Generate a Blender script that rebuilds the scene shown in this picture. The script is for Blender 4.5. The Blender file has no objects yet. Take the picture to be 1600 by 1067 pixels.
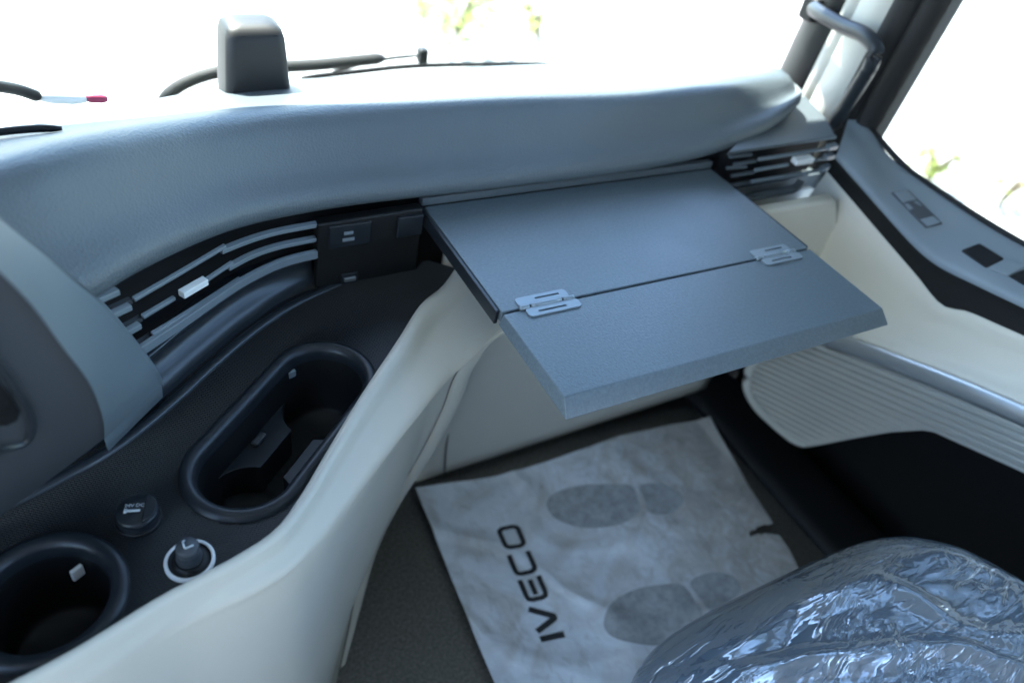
import bpy, bmesh, math, random
import numpy as np
from mathutils import Vector, noise
random.seed(4)
scene = bpy.context.scene
COL = scene.collection

# ------------------------------------------------------------------ camera
# world frame: x to the passenger door, y forward, z up; z = 0 is the table top
F_PX = 1200.0
CAM = np.array([-0.328, -0.657, 0.458])
YAW, PITCH, ROLL = (math.radians(a) for a in (36.6, 40.7, 12.8))
_d = np.array([math.sin(YAW)*math.cos(PITCH), math.cos(YAW)*math.cos(PITCH), -math.sin(PITCH)])
_r0 = np.array([math.cos(YAW), -math.sin(YAW), 0.0])
_u0 = np.cross(_r0, _d)
_r = math.cos(ROLL)*_r0 + math.sin(ROLL)*_u0
_u = -math.sin(ROLL)*_r0 + math.cos(ROLL)*_u0
cam_data = bpy.data.cameras.new('camera')
cam_data.sensor_width = 36.0
cam_data.lens = 36.0*F_PX/1600.0
cam_data.clip_start = 0.02
cam_data.clip_end = 900.0
cam_data.dof.use_dof = True
cam_data.dof.focus_distance = 0.70
cam_data.dof.aperture_fstop = 3.4
cam = bpy.data.objects.new('camera', cam_data)
COL.objects.link(cam)
from mathutils import Matrix
cam.matrix_world = Matrix(((_r[0], _u[0], -_d[0], CAM[0]), (_r[1], _u[1], -_d[1], CAM[1]),
                           (_r[2], _u[2], -_d[2], CAM[2]), (0, 0, 0, 1)))
scene.camera = cam

# ------------------------------------------------------------------ light
SUN = Vector((-0.16, 0.57, 0.815)).normalized()      # high sun ahead: through the windscreen it only reaches the dash top
world = bpy.data.worlds.new('World')
scene.world = world
world.use_nodes = True
wn = world.node_tree
wn.nodes.clear()
sky = wn.nodes.new('ShaderNodeTexSky')
sky.sky_type = 'NISHITA'
sky.sun_disc = False
sky.ozone_density = 1.8
sky.dust_density = 0.3
sky.sun_elevation = math.asin(SUN.z)
sky.sun_rotation = math.atan2(SUN.x, SUN.y)
bg = wn.nodes.new('ShaderNodeBackground')
bg.inputs['Strength'].default_value = 0.15
wo = wn.nodes.new('ShaderNodeOutputWorld')
wn.links.new(sky.outputs[0], bg.inputs[0])
wn.links.new(bg.outputs[0], wo.inputs[0])
sun_data = bpy.data.lights.new('sun', 'SUN')
sun_data.energy = 5.0
sun_data.angle = math.radians(0.53)
sun_data.color = (1.0, 0.97, 0.92)
sun = bpy.data.objects.new('sun', sun_data)
COL.objects.link(sun)
sun.rotation_euler = SUN.to_track_quat('Z', 'Y').to_euler()
vs = scene.view_settings
vs.view_transform = 'Standard'
vs.look = 'None'
vs.exposure = 3.05
vs.gamma = 1.0
vs.use_curve_mapping = False
scene.cycles.use_denoising = True
scene.cycles.max_bounces = 8
scene.cycles.diffuse_bounces = 5
scene.cycles.transparent_max_bounces = 12
scene.cycles.sample_clamp_indirect = 6.0

# ------------------------------------------------------------------ measuring helpers
def ray(x, y): return _d + _r*(x-800)/F_PX - _u*(y-533.5)/F_PX
def onz(x, y, z): v = ray(x, y); return CAM + v*(z-CAM[2])/v[2]
def ony(x, y, Y): v = ray(x, y); return CAM + v*(Y-CAM[1])/v[1]
def onx(x, y, X): v = ray(x, y); return CAM + v*(X-CAM[0])/v[0]
def proj(P):
    v = np.array(P)-CAM
    return 800+F_PX*(v@_r)/(v@_d), 533.5-F_PX*(v@_u)/(v@_d)
def crom(pts, n, closed=False):
    """n points spaced along a Catmull-Rom curve through pts"""
    P = [np.array(p, float) for p in pts]
    m = len(P)
    segs = m if closed else m-1
    out = []
    per = 24
    for i in range(segs):
        if closed: p0, p1, p2, p3 = P[(i-1) % m], P[i], P[(i+1) % m], P[(i+2) % m]
        else:
            p1, p2 = P[i], P[i+1]
            p0 = P[i-1] if i > 0 else 2*p1-p2
            p3 = P[i+2] if i+2 < m else 2*p2-p1
        a, b, c = (np.linalg.norm(q)**0.5+1e-9 for q in (p1-p0, p2-p1, p3-p2))
        m1 = ((p1-p0)/a-(p2-p0)/(a+b)+(p2-p1)/b)*b
        m2 = ((p2-p1)/b-(p3-p1)/(b+c)+(p3-p2)/c)*b
        for k in range(per):
            t = k/per
            out.append((2*t**3-3*t*t+1)*p1+(t**3-2*t*t+t)*m1+(-2*t**3+3*t*t)*p2+(t**3-t*t)*m2)
    out.append(P[0] if closed else P[-1])
    return resample(out, n, closed)
def resample(out, n, closed=False):
    out = np.array(out, float)
    L = np.concatenate([[0], np.cumsum(np.linalg.norm(np.diff(out, axis=0), axis=1))])
    s = np.linspace(0, L[-1], n+1)[:-1] if closed else np.linspace(0, L[-1], n)
    return np.stack([np.interp(s, L, out[:, k]) for k in range(out.shape[1])], 1)

# ------------------------------------------------------------------ object helpers
WLOC = {}
def link(name, me, parent=None):
    o = bpy.data.objects.new(name, me)
    COL.objects.link(o)
    if parent is not None:
        o.parent = parent
        o.location = -WLOC[parent.name]
    WLOC[o.name] = Vector((0, 0, 0))
    return o
def tag(o, label=None, cat=None, group=None, kind=None):
    if label: o['label'] = label
    if cat: o['category'] = cat
    if group: o['group'] = group
    if kind: o['kind'] = kind
    return o
def thing(name, label, cat, loc, group=None):
    o = bpy.data.objects.new(name, None)
    COL.objects.link(o)
    o.empty_display_size = 0.05
    o.location = loc
    WLOC[o.name] = Vector(loc)
    return tag(o, label, cat, group)
def mk(name, verts, faces, mat, parent=None, smooth=True, bevel=0, bseg=2, solid=0, sub=0, off=-1, fix=True):
    me = bpy.data.meshes.new(name)
    me.from_pydata([tuple(float(c) for c in v) for v in verts], [], [tuple(int(k) for k in f) for f in faces])
    if fix:
        bm = bmesh.new(); bm.from_mesh(me)
        bmesh.ops.recalc_face_normals(bm, faces=bm.faces)
        bm.to_mesh(me); bm.free()
    me.update()
    if smooth: me.polygons.foreach_set('use_smooth', [True]*len(me.polygons))
    me.materials.append(mat)
    o = link(name, me, parent)
    if solid:
        m = o.modifiers.new('solid', 'SOLIDIFY'); m.thickness = solid; m.offset = off
    if bevel:
        m = o.modifiers.new('bevel', 'BEVEL'); m.width = bevel; m.segments = bseg; m.limit_method = 'ANGLE'
        m.angle_limit = math.radians(35); m.harden_normals = True
    if sub:
        m = o.modifiers.new('sub', 'SUBSURF'); m.levels = sub; m.render_levels = sub
    return o
def grid_vf(rows, closed_u=False, closed_v=False):
    R, N = len(rows), len(rows[0])
    V = [p for r_ in rows for p in r_]
    Fc = []
    for i in range(R if closed_u else R-1):
        for j in range(N if closed_v else N-1):
            a, b = i*N+j, i*N+(j+1) % N
            c, e = ((i+1) % R)*N+(j+1) % N, ((i+1) % R)*N+j
            Fc.append((a, b, c, e))
    return V, Fc
def loft(name, rows, mat, parent=None, nu=None, nv=None, **k):
    """rows: polylines; nv resamples along each, nu across"""
    if nv: rows = [crom(r_, nv) for r_ in rows]
    if nu:
        cols = [crom([r_[j] for r_ in rows], nu) for j in range(len(rows[0]))]
        rows = [[cols[j][i] for j in range(len(cols))] for i in range(nu)]
    V, Fc = grid_vf(rows)
    return mk(name, V, Fc, mat, parent, **k)
def frame(t):
    t = t/np.linalg.norm(t)
    up = np.array([0, 0, 1.0]) if abs(t[2]) < 0.95 else np.array([0, 1.0, 0])
    s = np.cross(t, up); s /= np.linalg.norm(s)
    return t, s, np.cross(s, t)
def sweep_vf(path, prof, closed=False, cap=True):
    """prof: list of (side, up) or callable(i, n) -> list"""
    path = np.array(path, float); n = len(path)
    rows = []
    for i in range(n):
        a = path[(i-1) % n] if (closed or i > 0) else path[i]
        b = path[(i+1) % n] if (closed or i < n-1) else path[i]
        t, s, u_ = frame(b-a)
        pr = prof(i, n) if callable(prof) else prof
        rows.append([path[i]+s*x+u_*y for x, y in pr])
    V, Fc = grid_vf(rows, closed, True)
    m = len(rows[0])
    if cap and not closed:
        Fc.append(tuple(range(m))); Fc.append(tuple(range((n-1)*m, n*m)))
    return V, Fc
def circ(r, n=14, ry=None):
    ry = r if ry is None else ry
    return [(r*math.cos(2*math.pi*k/n), ry*math.sin(2*math.pi*k/n)) for k in range(n)]
def tube(name, pts, r, mat, parent=None, n=40, closed=False, seg=14, ry=None, sharp=False, ends=True):
    path = resample(pts, n, closed) if sharp else crom(pts, n, closed)
    def pr(i, m):
        k = 1.0
        if ends and not closed:
            e = min(i, m-1-i)
            k = (0.55, 0.85, 1.0)[min(e, 2)]
        return circ(r*k, seg, (ry or r)*k)
    V, Fc = sweep_vf(path, pr, closed)
    return mk(name, V, Fc, mat, parent)
def bar(name, pts, w, h, mat, parent=None, n=2, bevel=0.0008, smooth=True, **k):
    """rectangular section along pts: w sideways, h up"""
    path = resample(pts, n) if n == len(pts) or len(pts) == 2 else crom(pts, n)
    V, Fc = sweep_vf(path, [(-w/2, -h/2), (w/2, -h/2), (w/2, h/2), (-w/2, h/2)])
    return mk(name, V, Fc, mat, parent, smooth=smooth, bevel=bevel, **k)
def obox(name, c, ax, ay, az, size, mat, parent=None, bevel=0.001, bseg=2):
    """box at c with unit axes and full sizes"""
    c = np.array(c, float); A = [np.array(a, float)/np.linalg.norm(a) for a in (ax, ay, az)]
    V = []
    for z in (-.5, .5):
        for y in (-.5, .5):
            for x in (-.5, .5):
                V.append(c+A[0]*x*size[0]+A[1]*y*size[1]+A[2]*z*size[2])
    Fc = [(0, 1, 3, 2), (4, 5, 7, 6), (0, 1, 5, 4), (2, 3, 7, 6), (0, 2, 6, 4), (1, 3, 7, 5)]
    return mk(name, V, Fc, mat, parent, bevel=bevel, bseg=bseg)
def prism(name, outline, depth_vec, mat, parent=None, bevel=0.001, smooth=True, bseg=2):
    """closed 3D outline pushed along depth_vec"""
    n = len(outline); dv = np.array(depth_vec, float)
    V = [np.array(p, float) for p in outline]+[np.array(p, float)+dv for p in outline]
    Fc = [tuple(range(n)), tuple(range(n, 2*n))]+[(i, (i+1) % n, n+(i+1) % n, n+i) for i in range(n)]
    return mk(name, V, Fc, mat, parent, bevel=bevel, smooth=smooth, bseg=bseg)
def lathe(name, c, prof, mat, parent=None, n=48, cap=True, **k):
    """prof: (radius, z) from c, about the vertical"""
    rows = [[(c[0]+r_*math.cos(2*math.pi*j/n), c[1]+r_*math.sin(2*math.pi*j/n), c[2]+z) for j in range(n)] for r_, z in prof]
    V, Fc = grid_vf(rows, False, True)
    if cap: Fc.append(tuple(range((len(rows)-1)*n, len(rows)*n)))
    return mk(name, V, Fc, mat, parent, **k)
def fill(name, outer, holes, z, mat, parent=None, solid=0):
    bm = bmesh.new()
    for lp in [outer]+holes:
        vv = [bm.verts.new((p[0], p[1], z)) for p in lp]
        for i in range(len(vv)): bm.edges.new((vv[i], vv[(i+1) % len(vv)]))
    bmesh.ops.triangle_fill(bm, use_beauty=True, use_dissolve=False, edges=bm.edges[:], normal=(0, 0, 1))
    for f in bm.faces:
        if f.normal.z < 0: f.normal_flip()
    me = bpy.data.meshes.new(name); bm.to_mesh(me); bm.free()
    me.materials.append(mat)
    o = link(name, me, parent)
    if solid:
        m = o.modifiers.new('solid', 'SOLIDIFY'); m.thickness = solid; m.offset = -1
    return o

# ------------------------------------------------------------------ materials
def mat(name, col, rough=0.5, spec=0.5, metal=0.0, grain=0, gstr=0.0, gdist=0.0004, vary=0.0, vscale=6.0, col2=None, voro=False, coat=0.0, rvary=0.0):
    m = bpy.data.materials.new(name); m.use_nodes = True
    nt = m.node_tree; p = nt.nodes['Principled BSDF']
    p.inputs['Base Color'].default_value = (*col, 1)
    p.inputs['Roughness'].default_value = rough
    p.inputs['Specular IOR Level'].default_value = spec
    p.inputs['Metallic'].default_value = metal
    if coat: p.inputs['Coat Weight'].default_value = coat
    tc = nt.nodes.new('ShaderNodeTexCoord')
    if grain:
        if voro:
            tx = nt.nodes.new('ShaderNodeTexVoronoi'); tx.feature = 'F1'; o = tx.outputs['Distance']
        else:
            tx = nt.nodes.new('ShaderNodeTexNoise'); tx.inputs['Detail'].default_value = 3; o = tx.outputs['Fac']
        tx.inputs['Scale'].default_value = grain
        nt.links.new(tc.outputs['Object'], tx.inputs['Vector'])
        b = nt.nodes.new('ShaderNodeBump'); b.inputs['Strength'].default_value = gstr; b.inputs['Distance'].default_value = gdist
        nt.links.new(o, b.inputs['Height']); nt.links.new(b.outputs[0], p.inputs['Normal'])
    if vary or col2:
        nz = nt.nodes.new('ShaderNodeTexNoise'); nz.inputs['Scale'].default_value = vscale
        nz.inputs['Detail'].default_value = 6; nz.inputs['Roughness'].default_value = 0.62
        nt.links.new(tc.outputs['Object'], nz.inputs['Vector'])
        rp = nt.nodes.new('ShaderNodeValToRGB')
        rp.color_ramp.elements[0].position = 0.35; rp.color_ramp.elements[1].position = 0.68
        c2 = col2 or tuple(c*(1-vary) for c in col)
        rp.color_ramp.elements[0].color = (*c2, 1); rp.color_ramp.elements[1].color = (*col, 1)
        nt.links.new(nz.outputs['Fac'], rp.inputs[0]); nt.links.new(rp.outputs[0], p.inputs['Base Color'])
    if rvary:
        n2 = nt.nodes.new('ShaderNodeTexNoise'); n2.inputs['Scale'].default_value = 18; n2.inputs['Detail'].default_value = 5
        nt.links.new(tc.outputs['Object'], n2.inputs['Vector'])
        mr = nt.nodes.new('ShaderNodeMapRange')
        mr.inputs['To Min'].default_value = rough-rvary; mr.inputs['To Max'].default_value = rough+rvary
        nt.links.new(n2.outputs['Fac'], mr.inputs['Value']); nt.links.new(mr.outputs[0], p.inputs['Roughness'])
    return m
def glass_mat(name, tint=(0.93, 0.97, 0.95)):
    m = bpy.data.materials.new(name); m.use_nodes = True
    nt = m.node_tree; nt.nodes.clear()
    out = nt.nodes.new('ShaderNodeOutputMaterial'); mx = nt.nodes.new('ShaderNodeMixShader')
    tr = nt.nodes.new('ShaderNodeBsdfTransparent'); tr.inputs[0].default_value = (*tint, 1)
    gl = nt.nodes.new('ShaderNodeBsdfGlossy'); gl.inputs['Roughness'].default_value = 0.02
    fr = nt.nodes.new('ShaderNodeFresnel'); fr.inputs['IOR'].default_value = 1.25
    nt.links.new(fr.outputs[0], mx.inputs[0]); nt.links.new(tr.outputs[0], mx.inputs[1]); nt.links.new(gl.outputs[0], mx.inputs[2])
    nt.links.new(mx.outputs[0], out.inputs[0])
    return m
M = {}
M['pad'] = mat('soft_pad', (0.092, 0.112, 0.125), 0.47, 0.45, grain=430, gstr=0.5, gdist=0.0007, voro=True, vary=0.06, vscale=9)
M['trim'] = mat('grey_trim', (0.092, 0.110, 0.122), 0.46, 0.45, grain=900, gstr=0.3, gdist=0.0004, vary=0.05)
M['blade'] = mat('stack_trim', (0.112, 0.137, 0.153), 0.44, 0.5, grain=900, gstr=0.3, gdist=0.0004, vary=0.05)
M['bezel'] = mat('dark_bezel', (0.045, 0.050, 0.057), 0.5, 0.4, grain=900, gstr=0.3, gdist=0.0004)
M['table'] = mat('table_plastic', (0.104, 0.134, 0.150), 0.38, 0.65, grain=420, gstr=0.55, gdist=0.0006, vary=0.26, vscale=330, rvary=0.08)
M['black'] = mat('black_plastic', (0.009, 0.0095, 0.010), 0.48, 0.3, grain=1200, gstr=0.15, gdist=0.0003, rvary=0.08)
M['gloss'] = mat('satin_black', (0.014, 0.017, 0.021), 0.36, 0.4, rvary=0.05)
M['slat'] = mat('vent_slat', (0.165, 0.195, 0.215), 0.36, 0.5)
M['cove'] = mat('cove_satin', (0.020, 0.025, 0.030), 0.32, 0.55, rvary=0.04)
M['sill'] = mat('sill_window_lit', (0.15, 0.18, 0.20), 0.42, 0.6, grain=900, gstr=0.3, gdist=0.0004, vary=0.05)  # grey trim lightened: strong light from the door window put into the colour
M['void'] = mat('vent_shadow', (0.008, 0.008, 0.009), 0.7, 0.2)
M['chrome'] = mat('satin_chrome', (0.55, 0.59, 0.62), 0.42, 0.5, metal=1.0)
M['housing'] = mat('box_housing', (0.028, 0.027, 0.026), 0.5, 0.35, grain=900, gstr=0.3, gdist=0.0004)
M['white'] = mat('white_plastic', (0.75, 0.76, 0.75), 0.35)
M['beige'] = mat('beige_plastic', (0.58, 0.555, 0.475), 0.48, 0.4, grain=800, gstr=0.25, gdist=0.0004, vary=0.06, vscale=5)
M['beige2'] = mat('grey_beige_plastic', (0.46, 0.455, 0.41), 0.5, 0.4, grain=800, gstr=0.25, gdist=0.0004, vary=0.06)
M['carpet'] = mat('floor_carpet', (0.36, 0.345, 0.32), 0.95, 0.1, grain=420, gstr=0.4, gdist=0.001, vary=0.5, vscale=240)
M['rubber'] = mat('black_rubber', (0.012, 0.012, 0.012), 0.7, 0.3, grain=300, gstr=0.2, gdist=0.001)
M['lightprint'] = mat('pale_print', (0.55, 0.6, 0.62), 0.6)
M['ink'] = mat('dark_print', (0.02, 0.02, 0.022), 0.6)
M['fabric'] = mat('seat_fabric', (0.02, 0.022, 0.028), 0.9, 0.2, grain=700, gstr=0.6, gdist=0.001)
M['red'] = mat('red_plastic', (0.30, 0.03, 0.08), 0.4)
M['liner'] = mat('headliner', (0.24, 0.27, 0.30), 0.9, 0.2)
M['glass'] = glass_mat('window_glass')

def paper_mat():
    m = mat('paper', (0.50, 0.52, 0.53), 0.75, 0.3)
    nt = m.node_tree; p = nt.nodes['Principled BSDF']
    tc = nt.nodes.new('ShaderNodeTexCoord')
    def nz(scale, det, dist=0.0):
        n = nt.nodes.new('ShaderNodeTexNoise'); n.inputs['Scale'].default_value = scale
        n.inputs['Detail'].default_value = det; n.inputs['Distortion'].default_value = dist
        nt.links.new(tc.outputs['Object'], n.inputs['Vector']); return n
    a = nz(9, 8, 1.4); r1 = nt.nodes.new('ShaderNodeValToRGB')
    r1.color_ramp.elements[0].position = 0.36; r1.color_ramp.elements[0].color = (0.56, 0.56, 0.555, 1)
    r1.color_ramp.elements[1].position = 0.56; r1.color_ramp.elements[1].color = (0.71, 0.75, 0.79, 1)
    nt.links.new(a.outputs['Fac'], r1.inputs[0])
    # walked-in dirt: the far right part of the sheet is browner
    sep = nt.nodes.new('ShaderNodeSeparateXYZ'); nt.links.new(tc.outputs['Object'], sep.inputs[0])
    mr = nt.nodes.new('ShaderNodeMapRange'); mr.inputs['From Min'].default_value = 0.30; mr.inputs['From Max'].default_value = 0.60
    b = nz(22, 9, 2.5); ad = nt.nodes.new('ShaderNodeMath'); ad.operation = 'MULTIPLY_ADD'
    ad.inputs[1].default_value = 0.5; nt.links.new(b.outputs['Fac'], ad.inputs[0]); nt.links.new(sep.outputs[0], ad.inputs[2])
    mr.inputs['From Min'].default_value = 0.55; mr.inputs['From Max'].default_value = 0.82
    nt.links.new(ad.outputs[0], mr.inputs['Value'])
    mx = nt.nodes.new('ShaderNodeMixRGB'); mx.inputs[2].default_value = (0.43, 0.41, 0.375, 1)
    nt.links.new(mr.outputs[0], mx.inputs[0]); nt.links.new(r1.outputs[0], mx.inputs[1])
    # thin scuff lines
    mp = nt.nodes.new('ShaderNodeMapping'); mp.inputs['Scale'].default_value = (20, 9, 9); mp.inputs['Rotation'].default_value = (0, 0, 0.7)
    nt.links.new(tc.outputs['Object'], mp.inputs[0])
    sc = nt.nodes.new('ShaderNodeTexNoise'); sc.inputs['Scale'].default_value = 3.2; sc.inputs['Detail'].default_value = 8; sc.inputs['Distortion'].default_value = 1.0
    nt.links.new(mp.outputs[0], sc.inputs['Vector'])
    r2 = nt.nodes.new('ShaderNodeValToRGB'); r2.color_ramp.elements[0].position = 0.34; r2.color_ramp.elements[0].color = (0.72, 0.71, 0.69, 1)
    r2.color_ramp.elements[1].position = 0.45; r2.color_ramp.elements[1].color = (1, 1, 1, 1)
    nt.links.new(sc.outputs['Fac'], r2.inputs[0])
    ml = nt.nodes.new('ShaderNodeMixRGB'); ml.blend_type = 'MULTIPLY'; ml.inputs[0].default_value = 0.5
    nt.links.new(mx.outputs[0], ml.inputs[1]); nt.links.new(r2.outputs[0], ml.inputs[2])
    nt.links.new(ml.outputs[0], p.inputs['Base Color'])
    bp = nt.nodes.new('ShaderNodeBump'); bp.inputs['Strength'].default_value = 0.5; bp.inputs['Distance'].default_value = 0.002
    c = nz(45, 6, 1.0); nt.links.new(c.outputs['Fac'], bp.inputs['Height']); nt.links.new(bp.outputs[0], p.inputs['Normal'])
    return m
M['paper'] = paper_mat()
M['sole'] = mat('grey_sole_print', (0.46, 0.48, 0.49), 0.8, 0.2, vary=0.38, vscale=75)

def console_mat():
    m = mat('woven_console', (0.008, 0.0085, 0.0095), 0.38, 0.5)
    nt = m.node_tree; p = nt.nodes['Principled BSDF']
    tc = nt.nodes.new('ShaderNodeTexCoord')
    mp = nt.nodes.new('ShaderNodeMapping'); mp.inputs['Rotation'].default_value = (0, 0, math.radians(38))
    nt.links.new(tc.outputs['Object'], mp.inputs[0])
    br = nt.nodes.new('ShaderNodeTexBrick'); br.inputs['Scale'].default_value = 85
    br.inputs['Mortar Size'].default_value = 0.05; br.inputs['Mortar Smooth'].default_value = 0.6
    br.inputs['Brick Width'].default_value = 0.42; br.inputs['Row Height'].default_value = 0.16
    br.inputs['Color1'].default_value = (1, 1, 1, 1); br.inputs['Color2'].default_value = (0.75, 0.75, 0.75, 1); br.inputs['Mortar'].default_value = (0, 0, 0, 1)
    nt.links.new(mp.outputs[0], br.inputs['Vector'])
    cr = nt.nodes.new('ShaderNodeMixRGB'); cr.inputs[1].default_value = (0.003, 0.003, 0.0035, 1); cr.inputs[2].default_value = (0.016, 0.018, 0.021, 1)  # lighter dashes: highlights of the embossed relief put into the colour
    nt.links.new(br.outputs['Color'], cr.inputs[0]); nt.links.new(cr.outputs[0], p.inputs['Base Color'])
    bp = nt.nodes.new('ShaderNodeBump'); bp.inputs['Strength'].default_value = 1.0; bp.inputs['Distance'].default_value = 0.003
    nt.links.new(br.outputs['Color'], bp.inputs['Height']); nt.links.new(bp.outputs[0], p.inputs['Normal'])
    return m
M['console'] = console_mat()

def film_mat():
    m = mat('plastic_film', (0.13, 0.175, 0.225), 0.10, 1.0, coat=0.6)
    nt = m.node_tree; p = nt.nodes['Principled BSDF']
    p.inputs['Alpha'].default_value = 0.76
    p.inputs['IOR'].default_value = 2.15
    tc = nt.nodes.new('ShaderNodeTexCoord')
    mp = nt.nodes.new('ShaderNodeMapping'); mp.inputs['Scale'].default_value = (0.8, 2.0, 1.0); mp.inputs['Rotation'].default_value = (0, 0, -0.5)
    nt.links.new(tc.outputs['Object'], mp.inputs[0])
    dn = nt.nodes.new('ShaderNodeTexNoise'); dn.inputs['Scale'].default_value = 14; dn.inputs['Detail'].default_value = 3
    nt.links.new(mp.outputs[0], dn.inputs['Vector'])
    va = nt.nodes.new('ShaderNodeVectorMath'); va.operation = 'MULTIPLY_ADD'; va.inputs[1].default_value = (0.06, 0.06, 0.06)
    nt.links.new(dn.outputs['Color'], va.inputs[0]); nt.links.new(mp.outputs[0], va.inputs[2])
    def ridge(scale, sx, sy, rot):
        m2 = nt.nodes.new('ShaderNodeMapping'); m2.inputs['Scale'].default_value = (sx, sy, 1); m2.inputs['Rotation'].default_value = (0, 0, rot)
        nt.links.new(va.outputs[0], m2.inputs[0])
        n = nt.nodes.new('ShaderNodeTexNoise'); n.inputs['Scale'].default_value = scale; n.inputs['Detail'].default_value = 3; n.inputs['Distortion'].default_value = 0.8
        nt.links.new(m2.outputs[0], n.inputs['Vector'])
        a1 = nt.nodes.new('ShaderNodeMath'); a1.operation = 'SUBTRACT'; a1.inputs[1].default_value = 0.5; nt.links.new(n.outputs['Fac'], a1.inputs[0])
        a2 = nt.nodes.new('ShaderNodeMath'); a2.operation = 'ABSOLUTE'; nt.links.new(a1.outputs[0], a2.inputs[0])
        return a2.outputs[0]
    r_a = ridge(6, 1.0, 2.6, 0.25); r_b = ridge(17, 1.0, 2.2, -0.9)
    ad = nt.nodes.new('ShaderNodeMath'); ad.operation = 'MULTIPLY_ADD'; ad.inputs[1].default_value = 0.5
    nt.links.new(r_b, ad.inputs[0]); nt.links.new(r_a, ad.inputs[2])
    mk_ = nt.nodes.new('ShaderNodeTexNoise'); mk_.inputs['Scale'].default_value = 9; mk_.inputs['Detail'].default_value = 2
    nt.links.new(tc.outputs['Object'], mk_.inputs['Vector'])
    mm = nt.nodes.new('ShaderNodeMapRange'); mm.inputs['From Min'].default_value = 0.42; mm.inputs['From Max'].default_value = 0.62
    nt.links.new(mk_.outputs['Fac'], mm.inputs['Value'])
    mu = nt.nodes.new('ShaderNodeMath'); mu.operation = 'MULTIPLY'; nt.links.new(r_b, mu.inputs[0]); nt.links.new(mm.outputs[0], mu.inputs[1])
    nt.links.new(mu.outputs[0], ad.inputs[0])
    bp = nt.nodes.new('ShaderNodeBump'); bp.inputs['Strength'].default_value = 0.8; bp.inputs['Distance'].default_value = 0.016
    nt.links.new(ad.outputs[0], bp.inputs['Height']); nt.links.new(bp.outputs[0], p.inputs['Normal'])
    return m
M['film'] = film_mat()
M['ground'] = mat('pale_yard', (0.36, 0.355, 0.34), 0.9, 0.2, grain=40, gstr=0.3, gdist=0.01, vary=0.2, vscale=0.8)
M['leaf'] = mat('leaf', (0.10, 0.135, 0.025), 0.6, 0.3, col2=(0.07, 0.11, 0.02), vscale=3)
M['leaf2'] = mat('dry_leaf', (0.16, 0.15, 0.03), 0.6, 0.3, col2=(0.09, 0.12, 0.02), vscale=3)
for k_ in ('leaf', 'leaf2'):
    nt_ = M[k_].node_tree; p_ = nt_.nodes['Principled BSDF']; mx_ = nt_.nodes.new('ShaderNodeMixShader'); mx_.inputs[0].default_value = 0.85
    tl_ = nt_.nodes.new('ShaderNodeBsdfTranslucent'); tl_.inputs[0].default_value = (0.46, 0.50, 0.20, 1)
    nt_.links.new(p_.outputs[0], mx_.inputs[1]); nt_.links.new(tl_.outputs[0], mx_.inputs[2])
    nt_.links.new(mx_.outputs[0], nt_.nodes['Material Output'].inputs[0])
M['bark'] = mat('bark', (0.12, 0.09, 0.06), 0.9)

FLOOR = -0.55
YARD = -1.95
# ------------------------------------------------------------------ setting
def slab(name, x0, x1, y0, y1, z0, z1, m, **k):
    return obox(name, ((x0+x1)/2, (y0+y1)/2, (z0+z1)/2), (1, 0, 0), (0, 1, 0), (0, 0, 1), (x1-x0, y1-y0, z1-z0), m, bevel=0, **k)
S = 400
g = mk('ground', [(-S, -S, YARD), (S, -S, YARD), (S, S, YARD), (-S, S, YARD)], [(0, 1, 2, 3)], M['ground'], smooth=False)
tag(g, 'pale sunlit yard ground outside the windows', kind='structure')
fl = slab('cab_floor', -1.25, 0.635, -1.9, 0.06, FLOOR-0.05, FLOOR, M['carpet'])
tag(fl, 'dark grey carpet floor of the cab', kind='structure')
rf = slab('cab_roof', -1.5, 0.80, -1.95, 0.28, 1.02, 1.08, M['liner'])
hd = slab('unseen_roof_header', -1.5, 0.80, 0.24, 0.545, 0.80, 0.83, M['bezel'])  # added slab out of view, front edge set to keep sun off the table
tag(hd, 'added unseen shade slab above the windscreen, keeping the sun to the dash top', kind='structure')
hd2 = slab('unseen_roof_header', -1.5, 0.80, 0.235, 0.262, 0.832, 1.018, M['liner'])
tag(hd2, 'pale inner header above the windscreen', kind='structure')
tag(rf, 'pale headliner roof over the cab', kind='structure')
rw = slab('cab_rear_wall', -1.5, 0.80, -2.0, -1.94, -1.0, 1.018, M['liner'])
tag(rw, 'pale rear wall of the cab behind the seats', kind='structure')
bh = slab('cab_bulkhead', -1.5, 0.83, 0.062, 0.09, -1.2, -0.03, M['black'])
tag(bh, 'dark bulkhead at the front of the footwell', kind='structure')

# ------------------------------------------------------------------ plan curve of the dashboard face
PLAN = crom([(-1.30, -0.26), (-0.80, -0.24), (-0.52, -0.215), (-0.426, -0.188), (-0.352, -0.158), (-0.297, -0.118), (-0.262, -0.088),
             (-0.193, -0.038), (-0.118, -0.010), (-0.03, 0.0), (0.10, 0.002), (0.30, 0.002), (0.50, 0.0), (0.66, -0.002)], 400)
PT = np.gradient(PLAN, axis=0); PT /= np.linalg.norm(PT, axis=1)[:, None]
PN = np.stack([PT[:, 1], -PT[:, 0]], 1)      # outward, to the seats
def planoff(off): return PLAN+PN*off
def onplan(x, y, off=0.0):
    """where the line of sight meets the vertical dash face moved out by off"""
    v = ray(x, y); Q = planoff(off)
    h = v[:2]; nrm = np.array([-h[1], h[0]])
    s = (Q-CAM[:2])@nrm
    for i in range(len(Q)-1):
        if s[i]*s[i+1] <= 0 and abs(s[i]-s[i+1]) > 1e-12:
            P2 = Q[i]+(Q[i+1]-Q[i])*s[i]/(s[i]-s[i+1])
            t = ((P2-CAM[:2])@h)/(h@h)
            if t > 0: return CAM+v*t, i
    raise ValueError((x, y))
def idx_at_x(x): return int(np.argmin(abs(PLAN[:, 0]-x)))
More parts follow.
